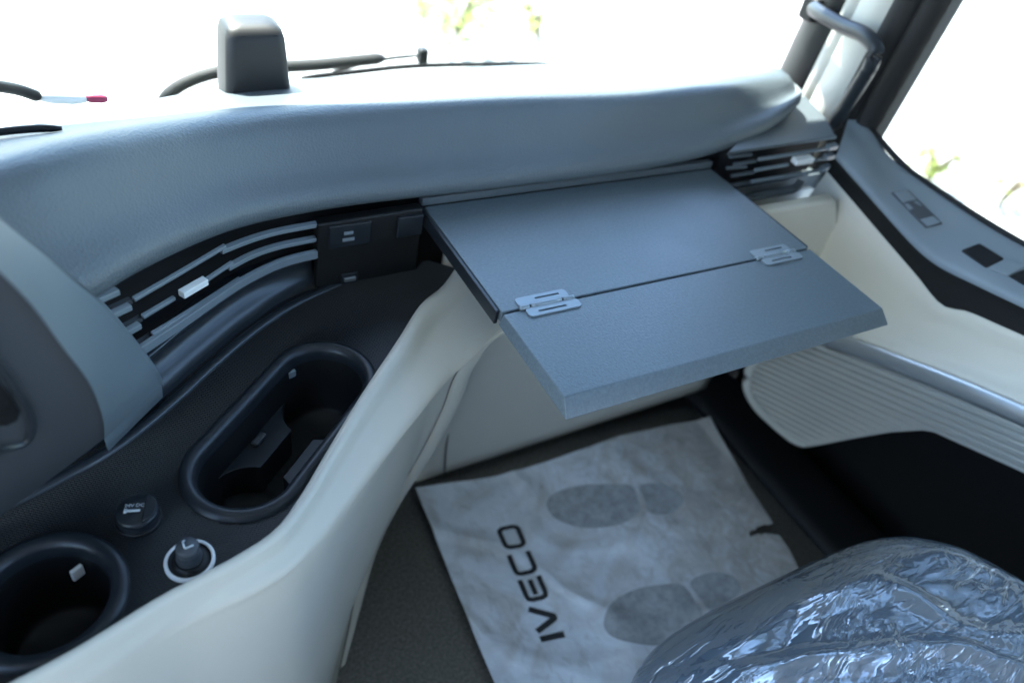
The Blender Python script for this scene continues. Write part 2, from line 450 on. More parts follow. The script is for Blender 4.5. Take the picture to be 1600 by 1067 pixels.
def on_face(i, off, z): return np.array([*(PLAN[i]+PN[i]*off), z])
def solve_z(xy, curve):
    """height over xy at which the point shows on a curve of the picture"""
    lo, hi = -0.3, 0.5
    for _ in range(40):
        m = (lo+hi)/2
        px, py = proj((xy[0], xy[1], m))
        if py < np.interp(px, curve[0], curve[1]): hi = m
        else: lo = m
    return (lo+hi)/2

dash = thing('dashboard', 'long grey and beige truck dashboard with vents, console and cup holders below the windscreen', 'dashboard', (0.1, 0.05, FLOOR))

# upper pad -----------------------------------------------------------
crest = ((-500, 0, 120, 200, 330, 450, 620, 800, 1000, 1100, 1180, 1240, 1400), (420, 277, 236, 217, 198, 184, 172, 161, 152, 143, 126, 118, 112))
sil = ((-500, 0, 200, 340, 450, 660, 900, 1100, 1200, 1240, 1400), (300, 206, 170, 143, 131, 113, 102, 103, 106, 112, 112))
low = [(155, 470), (200, 441), (260, 409), (340, 373), (400, 354), (480, 337), (560, 324), (650, 313), (800, 296), (1000, 270), (1115, 244)]
st = []
for x, y in low:
    P, i = onplan(x, y, 0.012); st.append((P, i))
P0 = st[0][0]
pre = [(np.array([*(PLAN[idx_at_x(x)]+PN[idx_at_x(x)]*float(np.interp(x, (-0.95, -0.70, -0.52, -0.43, -0.375), (-0.02, -0.015, -0.008, 0.002, 0.009)))), P0[2]+0.004]), idx_at_x(x)) for x in (-0.95, -0.70, -0.52, -0.43, -0.375)]
rows = []
def pad_row(Lp, n2, kin, bin_, zk=None, zb=None):
    Kxy = Lp[:2]-n2*kin; Bxy = Lp[:2]-n2*bin_
    zk = solve_z(Kxy, crest) if zk is None else zk
    zb = solve_z(Bxy, sil) if zb is None else zb
    n3 = np.array([*n2, 0.0]); K = np.array([*Kxy, zk]); B = np.array([*Bxy, zb])
    h = zk-Lp[2]
    up = lambda z: np.array([0, 0, z])
    return [Lp-n3*0.035+up(0.004), Lp-n3*0.012+up(-0.002), Lp-n3*0.002+up(0.002), Lp+n3*0.001+up(0.008), Lp-n3*0.003+up(0.020),
            Lp-n3*(0.42*kin)+up(0.45*h), Lp-n3*(0.74*kin)+up(0.775*h), Lp-n3*(0.93*kin)+up(0.945*h), K-n3*0.004+up(-0.0005), K-n3*0.018+up(0.0010),
            K+(B-K)*0.45+up(0.004), B, B-n3*0.03+up(-0.012), B-n3*0.06+up(-0.05)]
for Lp, i in pre: rows.append(pad_row(Lp, PN[i], 0.050, 0.20, min(0.15, solve_z(Lp[:2]-PN[i]*0.05, crest)), None))
for Lp, i in st: rows.append(pad_row(Lp, PN[i], 0.050, 0.20))
nY = np.array([0.0, -1.0])
e1 = ony(1190, 214, 0.000); rows.append(pad_row(e1, nY, 0.055, 0.17))
e2 = ony(1228, 187, 0.018); rows.append(pad_row(e2, nY, 0.050, 0.13))
e3 = ony(1246, 168, 0.036); rows.append(pad_row(e3, nY, 0.034, 0.085, e3[2]+0.030, e3[2]+0.026))
c4 = np.mean(np.array(rows[-1])[2:-2], axis=0)
rows.append([c4+(np.array(p)-c4)*0.80+np.array([0.008, 0.002, 0]) for p in rows[-1]])
rows.append([c4+(np.array(p)-c4)*0.02+np.array([0.012, 0.003, 0]) for p in rows[-2]])
rows = [crom(r_, 46) for r_ in rows]
loft('upper_pad', rows, M['pad'], dash, nu=120)

# dark board behind everything on the face
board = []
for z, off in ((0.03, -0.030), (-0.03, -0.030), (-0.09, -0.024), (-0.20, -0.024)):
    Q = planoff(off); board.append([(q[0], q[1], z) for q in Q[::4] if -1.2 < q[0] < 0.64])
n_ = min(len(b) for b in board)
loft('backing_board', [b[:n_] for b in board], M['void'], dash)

# cove between the left vent and the console ---------------------------
ZC = -0.075
ia, ib = idx_at_x(-0.60), idx_at_x(-0.112)
ids = list(range(ia, ib, 3))
def face_rows(prof, ids_): return [[on_face(i, o, z) for i in ids_] for o, z in prof]
def fade(i): # the cove dies out to the right
    return min(1.0, max(0.0, (idx_at_x(-0.06)-i)/(idx_at_x(-0.06)-idx_at_x(-0.20))))
cv = []
for o, z in ((-0.022, -0.034), (-0.004, -0.036), (-0.0075, -0.044), (-0.0065, -0.051), (-0.001, -0.0575), (0.0045, -0.0620), (0.0080, -0.068), (0.009, -0.0765)):
    cv.append([on_face(i, o*fade(i)-0.012*(1-fade(i)), z-0.012*(1-fade(i))) for i in ids])
loft('cove_trim', [resample(r_, 110) for r_ in cv], M['cove'], dash, nu=30)
bd = []
for o, z in ((0.0125, -0.0755), (0.0145, -0.0722), (0.0185, -0.0710), (0.0225, -0.0724), (0.0240, -0.0755)):
    bd.append([on_face(i, o-0.012*(1-fade(i)), z-0.004*(1-fade(i))) for i in list(range(ia, idx_at_x(0.0), 3))])
loft('console_edge_bead', [resample(r_, 110) for r_ in bd], M['cove'], dash, nu=14)

# console with cup holders ---------------------------------------------
ZR = -0.058
rim_px = [(0, 1067), (110, 1010), (250, 925), (370, 862), (430, 822), (468, 772), (510, 702), (560, 620), (620, 530), (660, 470), (690, 446)]
rim = [onz(x, y, ZR) for x, y in rim_px]
rim = [np.array([-0.95, rim[0][1]-0.10, ZR]), np.array([-0.60, rim[0][1]-0.035, ZR])]+rim+[np.array([0.045, -0.030, ZR+0.012])]
RIM = crom(rim, 160)
gro = [on_face(i, 0.004, ZC)[:2] for i in range(idx_at_x(-0.9), idx_at_x(0.03), 3)]
RT = np.gradient(RIM, axis=0); RT /= np.linalg.norm(RT, axis=1)[:, None]
RN = np.stack([RT[:, 1], -RT[:, 0]], 1); RN /= np.linalg.norm(RN, axis=1)[:, None]
under = [RIM[k][:2]+RN[k]*0.008 for k in range(len(RIM)-1, -1, -2)]
outer = [tuple(p) for p in gro]+[tuple(p) for p in under]
def stadium(a, b, r, n=64):
    a, b = np.array(a), np.array(b); d = b-a; L = np.linalg.norm(d); t0 = math.atan2(d[1], d[0]) if L > 0 else 0
    out = []
    for k in range(n//2+1): 
        t = t0+math.pi/2+math.pi*k/(n//2); out.append(a+r*np.array([math.cos(t), math.sin(t)]))
    for k in range(n//2+1):
        t = t0-math.pi/2+math.pi*k/(n//2); out.append(b+r*np.array([math.cos(t), math.sin(t)]))
    if L == 0: out = [a+r*np.array([math.cos(2*math.pi*k/n), math.sin(2*math.pi*k/n)]) for k in range(n)]
    return out
CUP = ((-0.404, -0.297), (-0.404, -0.297), 0.0455)
BEAN = ((-0.2535, -0.2335), (-0.162, -0.152), 0.0440)
fill('console_surface', outer, [stadium(*CUP), stadium(*BEAN)], ZC, M['console'], dash)
def cup_holder(spec, depth):
    a, b, r = spec
    pr = [(r+0.0085, -0.001), (r+0.0065, 0.0035), (r+0.002, 0.0055), (r-0.003, 0.0040), (r-0.0055, -0.001), (r-0.006, -0.010)]
    rw_ = [[(*p, ZC+z) for p in stadium(a, b, rr, 72)] for rr, z in pr]
    V, Fc = grid_vf(rw_, False, True)
    o = mk('cup_holder', V, Fc, M['gloss'], dash)
    pw = [(r-0.0055, -0.006), (r-0.007, -0.03), (r-0.009, -depth+0.006), (r-0.014, -depth), (0.004, -depth-0.001)]
    rw_ = [[(*p, ZC+z) for p in stadium(a, b, rr, 72)] for rr, z in pw]
    V, Fc = grid_vf(rw_, False, True); Fc.append(tuple(range((len(rw_)-1)*len(rw_[0]), len(rw_)*len(rw_[0]))))
    mk('well', V, Fc, M['black'], o)
    return o
cupA = cup_holder(CUP, 0.075)
cupB = cup_holder(BEAN, 0.080)
def clip(parent, px, py, z, ang, size, m):
    c = onz(px, py, ZC+z)
    obox('grip_tab', c, (math.cos(ang), math.sin(ang), 0), (-math.sin(ang), math.cos(ang), 0), (0, 0, 1), size, m, parent, bevel=0.001)
clip(cupA, 121, 894, -0.022, 0.5, (0.0095, 0.0035, 0.012), M['white'])
clip(cupB, 456, 584, -0.016, 0.3, (0.008, 0.0035, 0.008), M['slat'])
_a, _b = np.array(BEAN[0]), np.array(BEAN[1]); _ax = (_b-_a)/np.linalg.norm(_b-_a); _t0 = math.atan2(_ax[1], _ax[0])
def well_div(side):
    # half of the saddle between the two round bottoms, grown out of one long wall
    out = []
    q = np.array([-_ax[1], _ax[0]])*side
    for k in range(9):
        t = _t0+side*math.radians(18+62*k/8); out.append(_a+0.0375*np.array([math.cos(t), math.sin(t)]))
    for k in range(9):
        t = _t0+math.pi-side*math.radians(80-62*k/8); out.append(_b+0.0375*np.array([math.cos(t), math.sin(t)]))
    return [np.array([p[0], p[1], ZC-0.079]) for p in out]
for sd in (1, -1):
    prism('divider', well_div(sd), (0, 0, 0.036), M['gloss'], cupB, bevel=0.003, bseg=3)
for sd, m_ in ((1, 'bezel'), (-1, 'bezel')):
    c = (_a+_b)/2+np.array([-_ax[1], _ax[0]])*sd*0.030
    obox('grip_tab', (c[0], c[1], ZC-0.041), (_ax[0], _ax[1], 0), (-_ax[1], _ax[0], 0), (0, 0, 1), (0.016, 0.007, 0.006), M[m_], cupB, bevel=0.002, bseg=3)
for th in (2.6, 3.9, 5.0):
    c = _a+0.0365*np.array([math.cos(_t0+th-0.3), math.sin(_t0+th-0.3)]); n2 = (c-_a)/np.linalg.norm(c-_a)
    obox('grip_tab', (c[0], c[1], ZC-0.045), (n2[0], n2[1], 0), (-n2[1], n2[0], 0), (0, 0, 1), (0.004, 0.012, 0.022), M['gloss'], cupB, bevel=0.0015)

# power socket with round cap -------------------------------------------
def text_mesh(name, s, origin, ax, ay, height, m, parent):
    cu = bpy.data.curves.new(name, 'FONT'); cu.body = s; cu.size = 1.0; cu.resolution_u = 3
    to = bpy.data.objects.new('text_tmp', cu); COL.objects.link(to)
    dg = bpy.context.evaluated_depsgraph_get(); dg.update()
    me0 = to.evaluated_get(dg).to_mesh()
    vs_ = [v.co.copy() for v in me0.vertices]; fs = [tuple(p.vertices) for p in me0.polygons]
    to.evaluated_get(dg).to_mesh_clear()
    bpy.data.objects.remove(to); bpy.data.curves.remove(cu)
    if not vs_: return None
    k = height/0.72
    ax, ay = np.array(ax, float), np.array(ay, float)
    V = [np.array(origin)+ax*v.x*k+ay*v.y*k for v in vs_]
    return mk(name, V, fs, m, parent, smooth=False, fix=False)
cs = onz(217, 812, ZC)
sock = lathe('power_socket', cs, [(0.0165, -0.001), (0.0168, 0.002), (0.0160, 0.0035), (0.0150, 0.0035), (0.0150, 0.002)], M['black'], dash)
lathe('cap', cs+np.array([0, 0, 0.002]), [(0.0148, 0), (0.0152, 0.003), (0.0140, 0.0042), (0.0152, 0.0055), (0.0150, 0.0095), (0.0138, 0.0112), (0.0, 0.0114)], M['gloss'], sock, cap=False)
ta = math.radians(58)
tdir = np.array([math.cos(-0.30), math.sin(-0.30), 0]); tup = np.array([-tdir[1], tdir[0], 0])
ctop = cs+np.array([0, 0, 0.0142])
seg_ = [(0.0145*math.cos(t), 0.0145*math.sin(t)) for t in np.linspace(-1.15, 1.15, 14)]
prism('finger_tab', [ctop+tdir*x+tup*y-np.array([0, 0, 0.0012]) for x, y in seg_], (0, 0, 0.0032), M['gloss'], sock, bevel=0.0007)
text_mesh('lettering', '24V DC', ctop+tdir*-0.0085+tup*0.0020, tdir, tup, 0.0030, M['lightprint'], sock)
obox('plug_symbol', ctop+tdir*-0.0020+tup*-0.0014, tdir, tup, (0, 0, 1), (0.010, 0.0020, 0.0003), M['lightprint'], sock, bevel=0)
obox('plug_symbol', ctop+tdir*-0.0073+tup*-0.0014, tdir, tup, (0, 0, 1), (0.002, 0.0040, 0.0003), M['lightprint'], sock, bevel=0)

# cigarette lighter ---------------------------------------------------------
cl = onz(297, 877, ZC)
lighter_ring = lathe('lighter_socket', cl, [(0.0178, -0.001), (0.0178, 0.0025), (0.0165, 0.0034), (0.0152, 0.0026)], M['white'], dash, cap=False)
lathe('collar', cl, [(0.0152, 0.0027), (0.0150, 0.0016), (0.0112, 0.0014), (0.0108, 0.004), (0.0098, 0.0042)], M['black'], lighter_ring)
lt = thing('cigarette_lighter', 'black ribbed push knob of the lighter standing in a pale ring on the console', 'lighter', tuple(cl))
lathe('knob', cl+np.array([0, 0, 0.0044]), [(0.0088, 0), (0.0092, 0.0025), (0.0080, 0.0036), (0.0086, 0.0048), (0.0076, 0.0058), (0.0084, 0.0070), (0.0074, 0.0080), (0.0082, 0.0094), (0.0082, 0.0150), (0.0074, 0.0168), (0.0, 0.0172)], M['bezel'], lt, cap=False)
lc = cl+np.array([0, 0, 0.0219])
for (x0, y0, x1, y1) in ((-0.001, -0.003, 0.0045, -0.0005), (-0.001, -0.003, -0.0035, 0.003), (-0.0035, 0.003, -0.002, 0.004)):
    a_ = lc+tdir*x0+tup*y0; b_ = lc+tdir*x1+tup*y1
    bar('symbol_stroke', [a_, b_], 0.0011, 0.0004, M['lightprint'], lt, bevel=0)

# beige flank of the console -----------------------------------------------
def wid(k):
    f = (RIM[k][0]+0.26)/0.30; f = min(1, max(0, f))      # 0 at the bend, 1 at the dash
    return 0.009+0.011*f
KR = len(RIM)
rowsF = []
for fo, z in ((None, -0.022), (None, -0.006), (0.0015, 0.0), (0.005, 0.0022), (0.6, 0.0010), (0.9, -0.004), (1.0, -0.012)):
    r_ = []
    for k in range(KR):
        off = -0.0005 if fo is None else (fo if fo < 0.1 else wid(k)*fo)
        r_.append(np.array([*(RIM[k][:2]+RN[k]*off), RIM[k][2]+z]))
    r_ += [r_[-1]+np.array([0.03, 0.004, 0.002]), r_[-1]+np.array([0.07, 0.006, 0.003])]
    rowsF.append(resample(r_, 110))
# down the wall the panel ends at a seam that slants away to the left
SEAM = [(-0.085, 0.095, -0.112), (-0.10, 0.050, -0.118), (-0.13, 0.030, -0.106), (-0.17, 0.014, -0.102), (-0.24, 0.010, -0.091), (-0.33, -0.016, -0.090), (-0.42, -0.055, -0.092),
        (-0.49, -0.088, -0.108), (-0.53, -0.122, -0.160), (-0.553, -0.166, -0.232)]
strip = []
for z, sx, sy in SEAM:
    Sx = np.array([sx, sy])
    base = [RIM[k][:2]+RN[k]*(wid(k)+0.004+0.03*min(1, (-z-0.08)/0.4)) for k in range(KR)]
    if sx > 0.04: base += [base[-1]+np.array([0.03, 0.004]), base[-1]+np.array([0.06, 0.006])]
    base = np.array(base)
    kS = int(np.argmin(np.linalg.norm(base-Sx, axis=1)))
    dl = Sx-base[kS]
    kb = int(np.argmin(abs(RIM[:, 0]+0.33))); kb = min(kb, kS-6)
    r_ = [np.array([*(base[k]+dl*max(0.0, (k-kb)/(kS-kb))**1.05), z]) for k in range(kS+1)]
    rowsF.append(resample(r_, 110))
    sw_ = float(np.interp(-z, (0.3, 0.42, 0.49, 0.53, 0.553), (1.0, 0.95, 0.85, 0.6, 0.35)))
    strip.append([np.array([sx+dx*sw_, sy+dy, z+dz]) for dx, dy, dz in ((-0.002, 0.005, -0.002), (0.0015, -0.0005, -0.002), (0.012, 0.000, -0.002), (0.028, 0.006, -0.002), (0.033, 0.016, -0.002), (0.034, 0.05, 0), (0.03, 0.11, 0))])
loft('side_panel', rowsF, M['beige'], dash, nu=70)
_sm = crom([np.array([x-0.001, y-0.0008, z-0.001]) for z, x, y in SEAM], 60)
tube('seam_gap', _sm[:44], 0.0007, M['void'], dash, n=60, seg=8, sharp=True)
tube('seam_gap', _sm[43:], 0.0016, M['void'], dash, n=24, seg=8, sharp=True)
loft('corner_strip', [crom(r_, 24) for r_ in strip], M['beige'], dash, nu=60)

# left trim blade of the centre stack -----------------------------------------
bl = [onz(-160, 210, 0.265), onz(-60, 292, 0.222), onz(0, 340, 0.192), onz(60, 388, 0.156), onz(110, 432, 0.118), onz(160, 474, 0.070), onz(215, 540, 0.016), onz(240, 574, -0.010), onz(252, 600, -0.036)]
br_ = [onz(-160, 290, 0.265), onz(-60, 375, 0.225), onz(0, 426, 0.198), onz(50, 478, 0.165), onz(98, 543, 0.122), onz(135, 592, 0.080), onz(153, 630, 0.042), onz(162, 662, 0.006), onz(163, 686, -0.024)]
n_l = 60
A_ = crom(bl, n_l); B_ = crom(br_, n_l)
rws = []
for t in np.linspace(0, 1, 22):
    rws.append([A_[i]*(1-t)+B_[i]*t+np.array([0.1, -0.6, 0.7])*0.006*math.sin(math.pi*t) for i in range(n_l)])
edge_in = [A_[i]+np.array([0.004, 0.03, -0.03]) for i in range(n_l)]
edge_in0 = [A_[i]+np.array([0.002, 0.002, -0.004]) for i in range(n_l)]
o_ = loft('stack_trim', [edge_in, edge_in0]+rws, M['blade'], dash)
# its rounded foot down to the console
fa, fb = A_[-1], B_[-1]
foot = []
for dz, dy in ((0, 0), (-0.010, 0.002), (-0.022, 0.008), (-0.034, 0.018), (-0.045, 0.032)):
    foot.append([fa*(1-t)+fb*t+np.array([0, dy, dz]) for t in np.linspace(0, 1, 12)])
loft('stack_trim_foot', foot, M['blade'], dash, nu=14)
# dark bezel left of it
bz1 = [p+np.array([-0.10-0.02*k/len(B_), -0.03, -0.055]) for k, p in enumerate(B_)]
bzr = [[p+np.array([0.0005, 0.0012, -0.0012]) for p in B_]]
for t in np.linspace(0, 3.0, 40):
    bzr.append([p+np.array([-0.0012, 0.0026, -0.0030])+(q-p)*t for p, q in zip(B_, bz1)])
BZ = loft('stack_bezel', bzr, M['bezel'], dash)

from mathutils.bvhtree import BVHTree
_vs = [v.co for v in BZ.data.vertices]; _fs = [tuple(p.vertices) for p in BZ.data.polygons]
_bvh = BVHTree.FromPolygons(_vs, _fs)
def on_bezel(x, y, lift):
    v = Vector(ray(x, y)).normalized()
    hit = _bvh.ray_cast(Vector(CAM), v)
    p = hit[0] if hit[0] is not None else Vector(CAM)+v*0.62
    return np.array(p-v*lift)
ovo = [(-60, 520), (0, 574), (28, 613), (46, 645), (49, 668), (40, 690), (10, 700), (-60, 690)]
tube('inset_rim', [on_bezel(x, y, 0.001) for x, y in ovo], 0.0028, M['cove'], dash, n=50)
ovi = [(-60, 560), (0, 599), (17, 619), (31, 643), (27, 657), (12, 665), (-60, 668)]
prism('inset_opening', [on_bezel(x, y, 0.0015) for x, y in ovi], np.array(ray(0, 640))*0.004, M['void'], dash, bevel=0)

# left air vent --------------------------------------------------------------
def vent_path(px, off): return [onplan(x, y, off)[0] for x, y in px]
ventL = thing_v = mk('air_vent', [on_face(i, -0.022, z) for z in (0.05, -0.05) for i in range(idx_at_x(-0.37), idx_at_x(-0.10), 3)],
                     [(k, k+1, k+1+len(range(idx_at_x(-0.37), idx_at_x(-0.10), 3)), k+len(range(idx_at_x(-0.37), idx_at_x(-0.10), 3))) for k in range(len(range(idx_at_x(-0.37), idx_at_x(-0.10), 3))-1)], M['void'], dash)
def slat(name, px, off, dp, th, m, parent, n=14):
    """blade whose front edge shows along px, running dp inwards"""
    path = vent_path(px, off)
    path = crom(path, n) if len(path) > 2 else resample(path, n)
    rows_ = []
    for p in path:
        i = int(np.argmin(np.linalg.norm(planoff(off)-p[:2], axis=1)))
        nn = np.array([*PN[i], 0]); z = np.array([0, 0, 1.0])
        rows_.append([p-z*th/2, p+z*th/2, p+z*th/2-nn*dp+z*0.0015, p-z*th/2-nn*dp+z*0.0015])
    V, Fc = grid_vf(rows_, False, True); Fc += [(0, 1, 2, 3), tuple(range(len(V)-4, len(V)))]
    return mk(name, V, Fc, m, parent, bevel=0.0006)
for px in ([(152, 473), (188, 457)], [(173, 497), (207, 481)], [(197, 524), (222, 510)]):
    slat('fixed_slat', px, 0.006, 0.0045, 0.0050, M['slat'], ventL, 4)
for px in ([(176, 486), (208, 471)], [(196, 514), (223, 499)], [(213, 543), (239, 527)]):
    slat('pivot', px, 0.000, 0.004, 0.0040, M['bezel'], ventL, 4)
slat('blade', [(211, 470), (280, 430), (354, 386)], 0.003, 0.0030, 0.0030, M['slat'], ventL)
slat('blade', [(225, 497), (275, 467)], 0.003, 0.0030, 0.0030, M['slat'], ventL)
slat('blade', [(322, 441), (365, 412)], 0.003, 0.0030, 0.0030, M['slat'], ventL)
slat('blade', [(240, 524), (308, 482), (377, 437)], 0.003, 0.0030, 0.0030, M['slat'], ventL)
slat('fixed_slat', [(348, 395), (385, 380), (430, 366), (497, 353)], 0.004, 0.0050, 0.0045, M['slat'], ventL)
slat('fixed_slat', [(359, 421), (395, 402), (435, 388), (497, 375)], 0.004, 0.0050, 0.0045, M['slat'], ventL)
slat('fixed_slat', [(221, 551), (300, 498), (376, 446), (421, 422), (455, 409), (500, 398)], 0.006, 0.0040, 0.0090, M['slat'], ventL, 30)
slat('tab', [(288, 463), (326, 441)], 0.010, 0.006, 0.0065, M['white'], ventL, 4)  # chrome tab; white colour stands in for its bright reflection

# switch field and usb port left of the table ----------------------------------
sw = obox('switch_field', (-0.066, -0.010, -0.036), (1, 0.03, 0), (-0.03, 1, 0), (0, 0, 1), (0.118, 0.014, 0.086), M['black'], dash, bevel=0.003)
def on_sw(x, y): return ony(x, y, -0.0165)
c1 = on_sw(546, 366)
obox('push_button', c1, (1, 0, 0), (0, 1, 0), (0, 0, 1), (0.046, 0.006, 0.028), M['gloss'], sw, bevel=0.0015)
for dz, w_ in ((0.0035, 0.010), (-0.0045, 0.013)):
    obox('button_symbol', on_sw(543, 366)+np.array([0, -0.0033, dz]), (1, 0, 0), (0, 1, 0), (0, 0, 1), (w_, 0.0006, 0.004), M['slat'], sw, bevel=0.0002)
c2 = on_sw(545, 433)
obox('usb_port', c2, (1, 0, 0), (0, 1, 0), (0, 0, 1), (0.019, 0.006, 0.014), M['gloss'], sw, bevel=0.001)
obox('usb_contact', c2+np.array([0, -0.003, 0.000]), (1, 0, 0), (0, 1, 0), (0, 0, 1), (0.013, 0.004, 0.005), M['chrome'], sw, bevel=0.0005)
c3 = on_sw(640, 352)
obox('push_button', c3, (1, 0, 0), (0, 1, 0), (0, 0, 1), (0.030, 0.006, 0.026), M['gloss'], sw, bevel=0.0015)

# right end of the dashboard: shelf, vent, beige bin -----------------------------
yv = -0.020
sh = [ony(1140, 239, yv+0.005), ony(1306, 212, yv), ony(1308, 218, yv), ony(1140, 246, yv+0.005)]
shelf_top = [ony(1140, 238, yv), ony(1307, 212, yv), ony(1293, 186, 0.05), ony(1262, 150, 0.12), ony(1215, 150, 0.12)]
zt = shelf_top[1][2]
shelf_top = [np.array([p[0], p[1], zt+0.0]) if k < 2 else np.array([p[0], p[1], p[2]]) for k, p in enumerate(shelf_top)]
prism('end_shelf', [onz(1138, 238, zt-0.002), onz(1306, 213, zt), onz(1292, 186, zt+0.006), onz(1258, 150, zt+0.012), onz(1200, 170, zt+0.010)], (0, 0.002, -0.006), M['trim'], dash, bevel=0.0015)
ventR = obox('air_vent', (0.55, 0.030, 0.0), (1, 0, 0), (0, 1, 0), (0, 0, 1), (0.19, 0.030, 0.075), M['void'], dash, bevel=0)
def rslat(name, p0, p1, y, dp, th, m):
    a = ony(*p0, y); b = ony(*p1, y)
    rows_ = []
    for p in (a, a*0.5+b*0.5, b):
        rows_.append([p+np.array([0, 0, -th/2]), p+np.array([0, 0, th/2]), p+np.array([0, dp, th/2+0.001]), p+np.array([0, dp, -th/2+0.001])])
    V, Fc = grid_vf(rows_, False, True); Fc += [(0, 1, 2, 3), tuple(range(len(V)-4, len(V)))]
    return mk(name, V, Fc, m, ventR, bevel=0.0012)
rslat('fixed_slat', (1150, 237), (1307, 216), -0.022, 0.006, 0.004, M['slat'])
for p0, p1 in (((1186, 251), (1300, 233)), ((1180, 268), (1233, 259)), ((1274, 252), (1298, 248)), ((1174, 286), (1290, 267))):
    rslat('blade', p0, p1, -0.020, 0.004, 0.0042, M['slat'])
for p0, p1 in (((1147, 259), (1183, 253)), ((1143, 277), (1179, 271)), ((1136, 292), (1172, 287)), ((1140, 247), (1176, 243)), ((1136, 265), (1168, 262))):
    rslat('pivot', p0, p1, -0.012, 0.004, 0.0035, M['trim'])
for p0, p1 in (((1296, 234), (1310, 231)), ((1292, 249), (1305, 246)), ((1286, 268), (1299, 264))):
    rslat('end_clip', p0, p1, -0.024, 0.010, 0.0070, M['slat'])
rslat('tab', (1245, 256), (1272, 252), -0.030, 0.012, 0.008, M['white'])
led = [ony(1150, 313, -0.020), ony(1200, 304, -0.020), ony(1236, 297, -0.020), ony(1246, 291, -0.012), ony(1251, 284, 0.0)]
bar('vent_ledge', led, 0.012, 0.006, M['trim'], dash, n=24, bevel=0.001)
rec = [ony(1130, 300, 0.012), ony(1300, 268, 0.012), ony(1320, 330, 0.012), ony(1150, 360, 0.012)]
prism('vent_recess', rec, (0, 0.02, 0), M['trim'], dash, bevel=0.001)
binp = [(1150, 340), (1190, 333), (1250, 322), (1303, 312), (1309, 316), (1309, 345), (1306, 368), (1296, 390), (1278, 410), (1240, 424), (1150, 440)]
prism('beige_bin', [ony(x, y, -0.078) for x, y in binp], (0.004, 0.020, 0.0), M['beige'], dash, bevel=0.006, bseg=4)

# lower front panel of the footwell
lp = [[(0.035, 0.005, -0.06), (0.035, 0.012, -0.27), (0.05, 0.030, FLOOR+0.012)], [(0.35, 0.005, -0.06), (0.35, 0.010, -0.27), (0.35, 0.030, FLOOR+0.02)],
      [(0.655, 0.005, -0.06), (0.655, 0.010, -0.27), (0.655, 0.028, FLOOR+0.03)]]
loft('lower_panel', [[np.array(p) for p in r_] for r_ in lp], M['beige2'], dash, nu=24, nv=20, solid=0.01, off=1)
for pxs in ([(712, 612), (704, 655), (697, 700), (694, 745)], [(700, 618), (760, 603), (830, 588), (930, 566)]):
    tube('panel_seam', [ony(x, y, 0.0135) for x, y in pxs], 0.0016, M['bezel'], dash, n=20, seg=8)

# ------------------------------------------------------------------ folding table
tb = thing('folding_table', 'blue grey fold-out table of two hinged leaves swung open over the footwell', 'table', (0.21, -0.16, -0.02))
def leaf(y0, y1, chamfer, x0=0.0, x1=0.42):
    th = 0.013
    if chamfer: sec = [(y1, 0), (y0+0.006, 0), (y0-0.007, -0.0125), (y0-0.008, -0.0145), (y0-0.004, -0.0145), (y1, -th)]
    else: sec = [(y1, 0), (y0, 0), (y0, -th), (y1, -th)]
    nx = 2
    V = [(x, y, z) for x in (x0, x1) for y, z in sec]; m = len(sec)
    if chamfer:
        V = []
        for x, s in ((x0, -1), (x1, 1)):
            for y, z in sec: V.append((x+(s*0.0035 if z < -0.01 else 0), y, z))
    Fc = [(i, (i+1) % m, m+(i+1) % m, m+i) for i in range(m)]+[tuple(range(m)), tuple(range(m, 2*m))]
    return mk('leaf', V, Fc, M['table'], tb, bevel=0.0012, bseg=3)
leaf(-0.1895, -0.002, False)
l2 = leaf(-0.313, -0.1925, True)
# raised back rail and side rails
bar('back_rail', [(-0.002, 0.0045, 0.004), (0.422, 0.0045, 0.004)], 0.009, 0.010, M['trim'], tb, bevel=0.0015)
for x in (-0.0025, 0.4225):
    bar('side_rail', [(x, 0.0, -0.009), (x, -0.186, -0.009)], 0.004, 0.016, M['gloss'], tb, bevel=0.001)
obox('support_arm', (0.10, -0.07, -0.024), (1, 0, 0), (0, 1, 0), (0, 0, 1), (0.03, 0.17, 0.016), M['black'], tb)
obox('support_arm', (0.32, -0.07, -0.024), (1, 0, 0), (0, 1, 0), (0, 0, 1), (0.03, 0.17, 0.016), M['black'], tb)
def plate(c, w, h, slot, parent, name):
    """rounded hinge plate with a slot, lying flat at c"""
    def rr(w_, h_, r_, n=5):
        o = []
        for sx, sy, a0 in ((1, 1, 0), (-1, 1, 90), (-1, -1, 180), (1, -1, 270)):
            for k in range(n):
                a = math.radians(a0+90*k/(n-1)); o.append((c[0]+sx*(w_/2-r_)+r_*math.cos(a), c[1]+sy*(h_/2-r_)+r_*math.sin(a)))
        return o
    so = [(x+slot[0], y+slot[1]) for x, y in rr(slot[2], slot[3], 0.0008)]
    o = fill(name, rr(w, h, 0.004), [so], c[2], M['hinge'], parent, solid=0.0016)
    return o
M['hinge'] = mat('hinge_metal', (0.22, 0.26, 0.285), 0.34, 0.5, metal=0.3)
